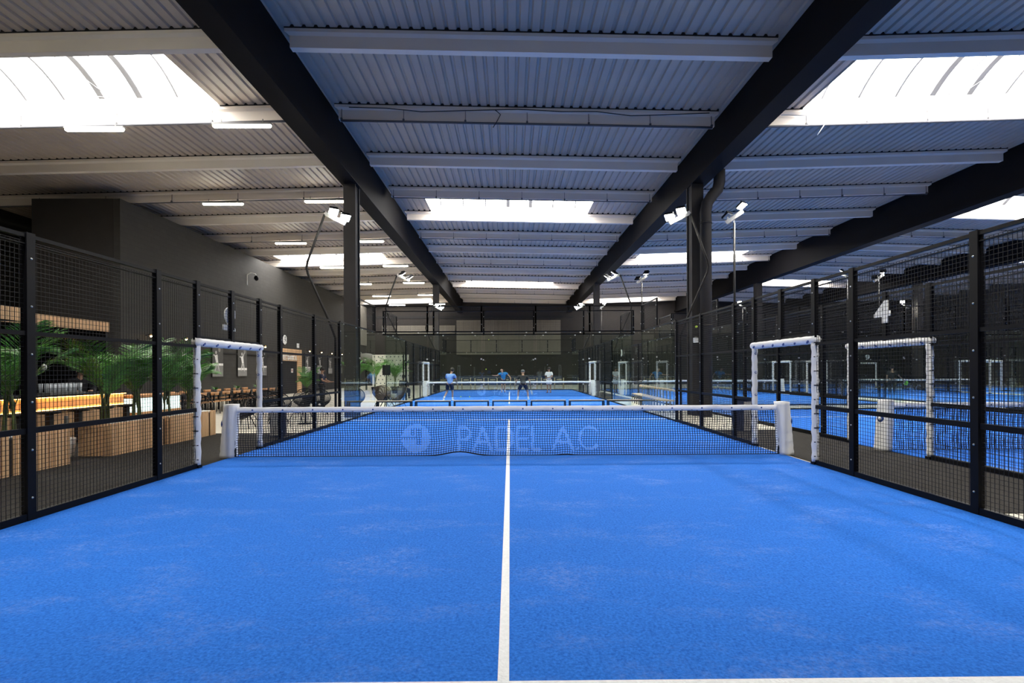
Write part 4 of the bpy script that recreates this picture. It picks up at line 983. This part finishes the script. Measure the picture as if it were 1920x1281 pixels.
person('person in a black shirt with a grey cap, seen from behind, legs apart', (.72, 17.75, TZ), 0,
       base(hip=(0, -.05, .84), chest=(0, .08, 1.15), neck=(0, .16, 1.31), head=(0, .2, 1.45), Lsh=(-.2, .1, 1.24), Lel=(-.35, .04, 1.0), Lwr=(-.38, .2, .84), Lhd=(-.36, .3, .78), Rsh=(.2, .1, 1.24), Rel=(.35, .04, 1.0), Rwr=(.38, .2, .8), Rhd=(.4, .28, .68),
            Lhp=(-.11, -.04, .78), Lkn=(-.24, .08, .46), Lan=(-.27, -.03, .09), Ltoe=(-.31, .13, .045), Rhp=(.11, -.04, .78), Rkn=(.24, .08, .46), Ran=(.27, -.03, .09), Rtoe=(.31, .13, .045)), BLK, NV, SKIN2, cap=mat('grey_cap', (.12, .12, .12), .8))
racket('pale racket held low by the black shirted player', (1.13, 18.03, .68), (.18, .25, -.95), (1, .3, 0), WH)
person('dark haired person in white shirt and shorts, standing and looking left', (2.72, 26.3, TZ), pi - .5,
       base(Lsh=(-.19, 0, 1.4), Lel=(-.27, .06, 1.12), Lwr=(-.06, .26, 1.06), Lhd=(.02, .32, 1.06), Rsh=(.19, 0, 1.4), Rel=(.27, .06, 1.12), Rwr=(.1, .28, 1.03), Rhd=(.02, .33, 1.03), look=-.9), WH, WH, SKIN2, shoes=mat('red_brown_shoe', (0, 0, 0)), socks=None)
racket('dark racket held across the waist of the white shirted player', (2.60, 26.02, 1.07), (-.8, -.3, .2), (.2, .5, .8), BLK)
person('bearded bartender in black looking down behind the bar counter', (-10.8, 3.75, .008), -2.2,
       base(neck=(0, .06, 1.45), head=(0, .12, 1.58), Lel=(-.28, .08, 1.12), Lwr=(-.16, .32, 1.08), Lhd=(-.1, .42, 1.1), Rel=(.28, .08, 1.12), Rwr=(.16, .32, 1.08), Rhd=(.1, .42, 1.1)), BLK, BLK, SKIN, long_legs=True, long_sleeves=True, shoes=BLK)
person('person in a dark navy shirt standing sideways by the wire lounge chairs', (-8.95, 15.6, 0), -pi / 2,
       base(Lel=(-.24, .12, 1.13), Lwr=(-.2, .36, 1.05), Lhd=(-.18, .47, 1.06), Rel=(.24, .1, 1.13), Rwr=(.2, .34, 1.05), Rhd=(.18, .45, 1.06)), NV, BLK, SKIN2, long_legs=True, shoes=BLK)
person('person in dark clothes sitting behind the pale litter bin', (-6.05, 20.6, 0), -2.6,
       base(hip=(0, 0, .52), chest=(0, -.1, .88), neck=(0, -.1, 1.06), head=(0, -.06, 1.2), Lsh=(-.19, -.1, .98), Lel=(-.26, .04, .74), Lwr=(-.12, .25, .66), Lhd=(-.06, .33, .65), Rsh=(.19, -.1, .98), Rel=(.26, .04, .74), Rwr=(.12, .25, .66), Rhd=(.06, .33, .65),
            Lhp=(-.1, .04, .5), Lkn=(-.14, .46, .5), Lan=(-.14, .44, .09), Ltoe=(-.15, .6, .045), Rhp=(.1, .04, .5), Rkn=(.14, .46, .5), Ran=(.14, .44, .09), Rtoe=(.15, .6, .045)), BLK, NV, SKIN2, long_legs=True, long_sleeves=True, shoes=BLK)
t = thing('lounge_seat', 'dark seat under the sitting person', 'chair', (-6.05, 20.68, 0), -2.6); obj('seat', MB().box((0, 0, .35), (.5, .5, .08)), BLACK, t)
for sx in (-1, 1):
    for sy in (-1, 1): obj('leg', MB().box((sx * .2, sy * .2, .16), (.04, .04, .31)), BLACK, t)
person('person in dark clothes with a green racket on a far right court', (22.9, 21.6, TZ), -.6, base(Rel=(.34, .1, 1.12), Rwr=(.5, .3, .95), Rhd=(.56, .4, .88)), BLK, BLK, SKIN2, long_legs=True, shoes=BLK)
racket('bright green racket held by the far right player', (23.6, 21.6, .9), (.5, .2, -.5), (0, 1, .2), mat('lime_racket', (.2, .6, .05), .5))
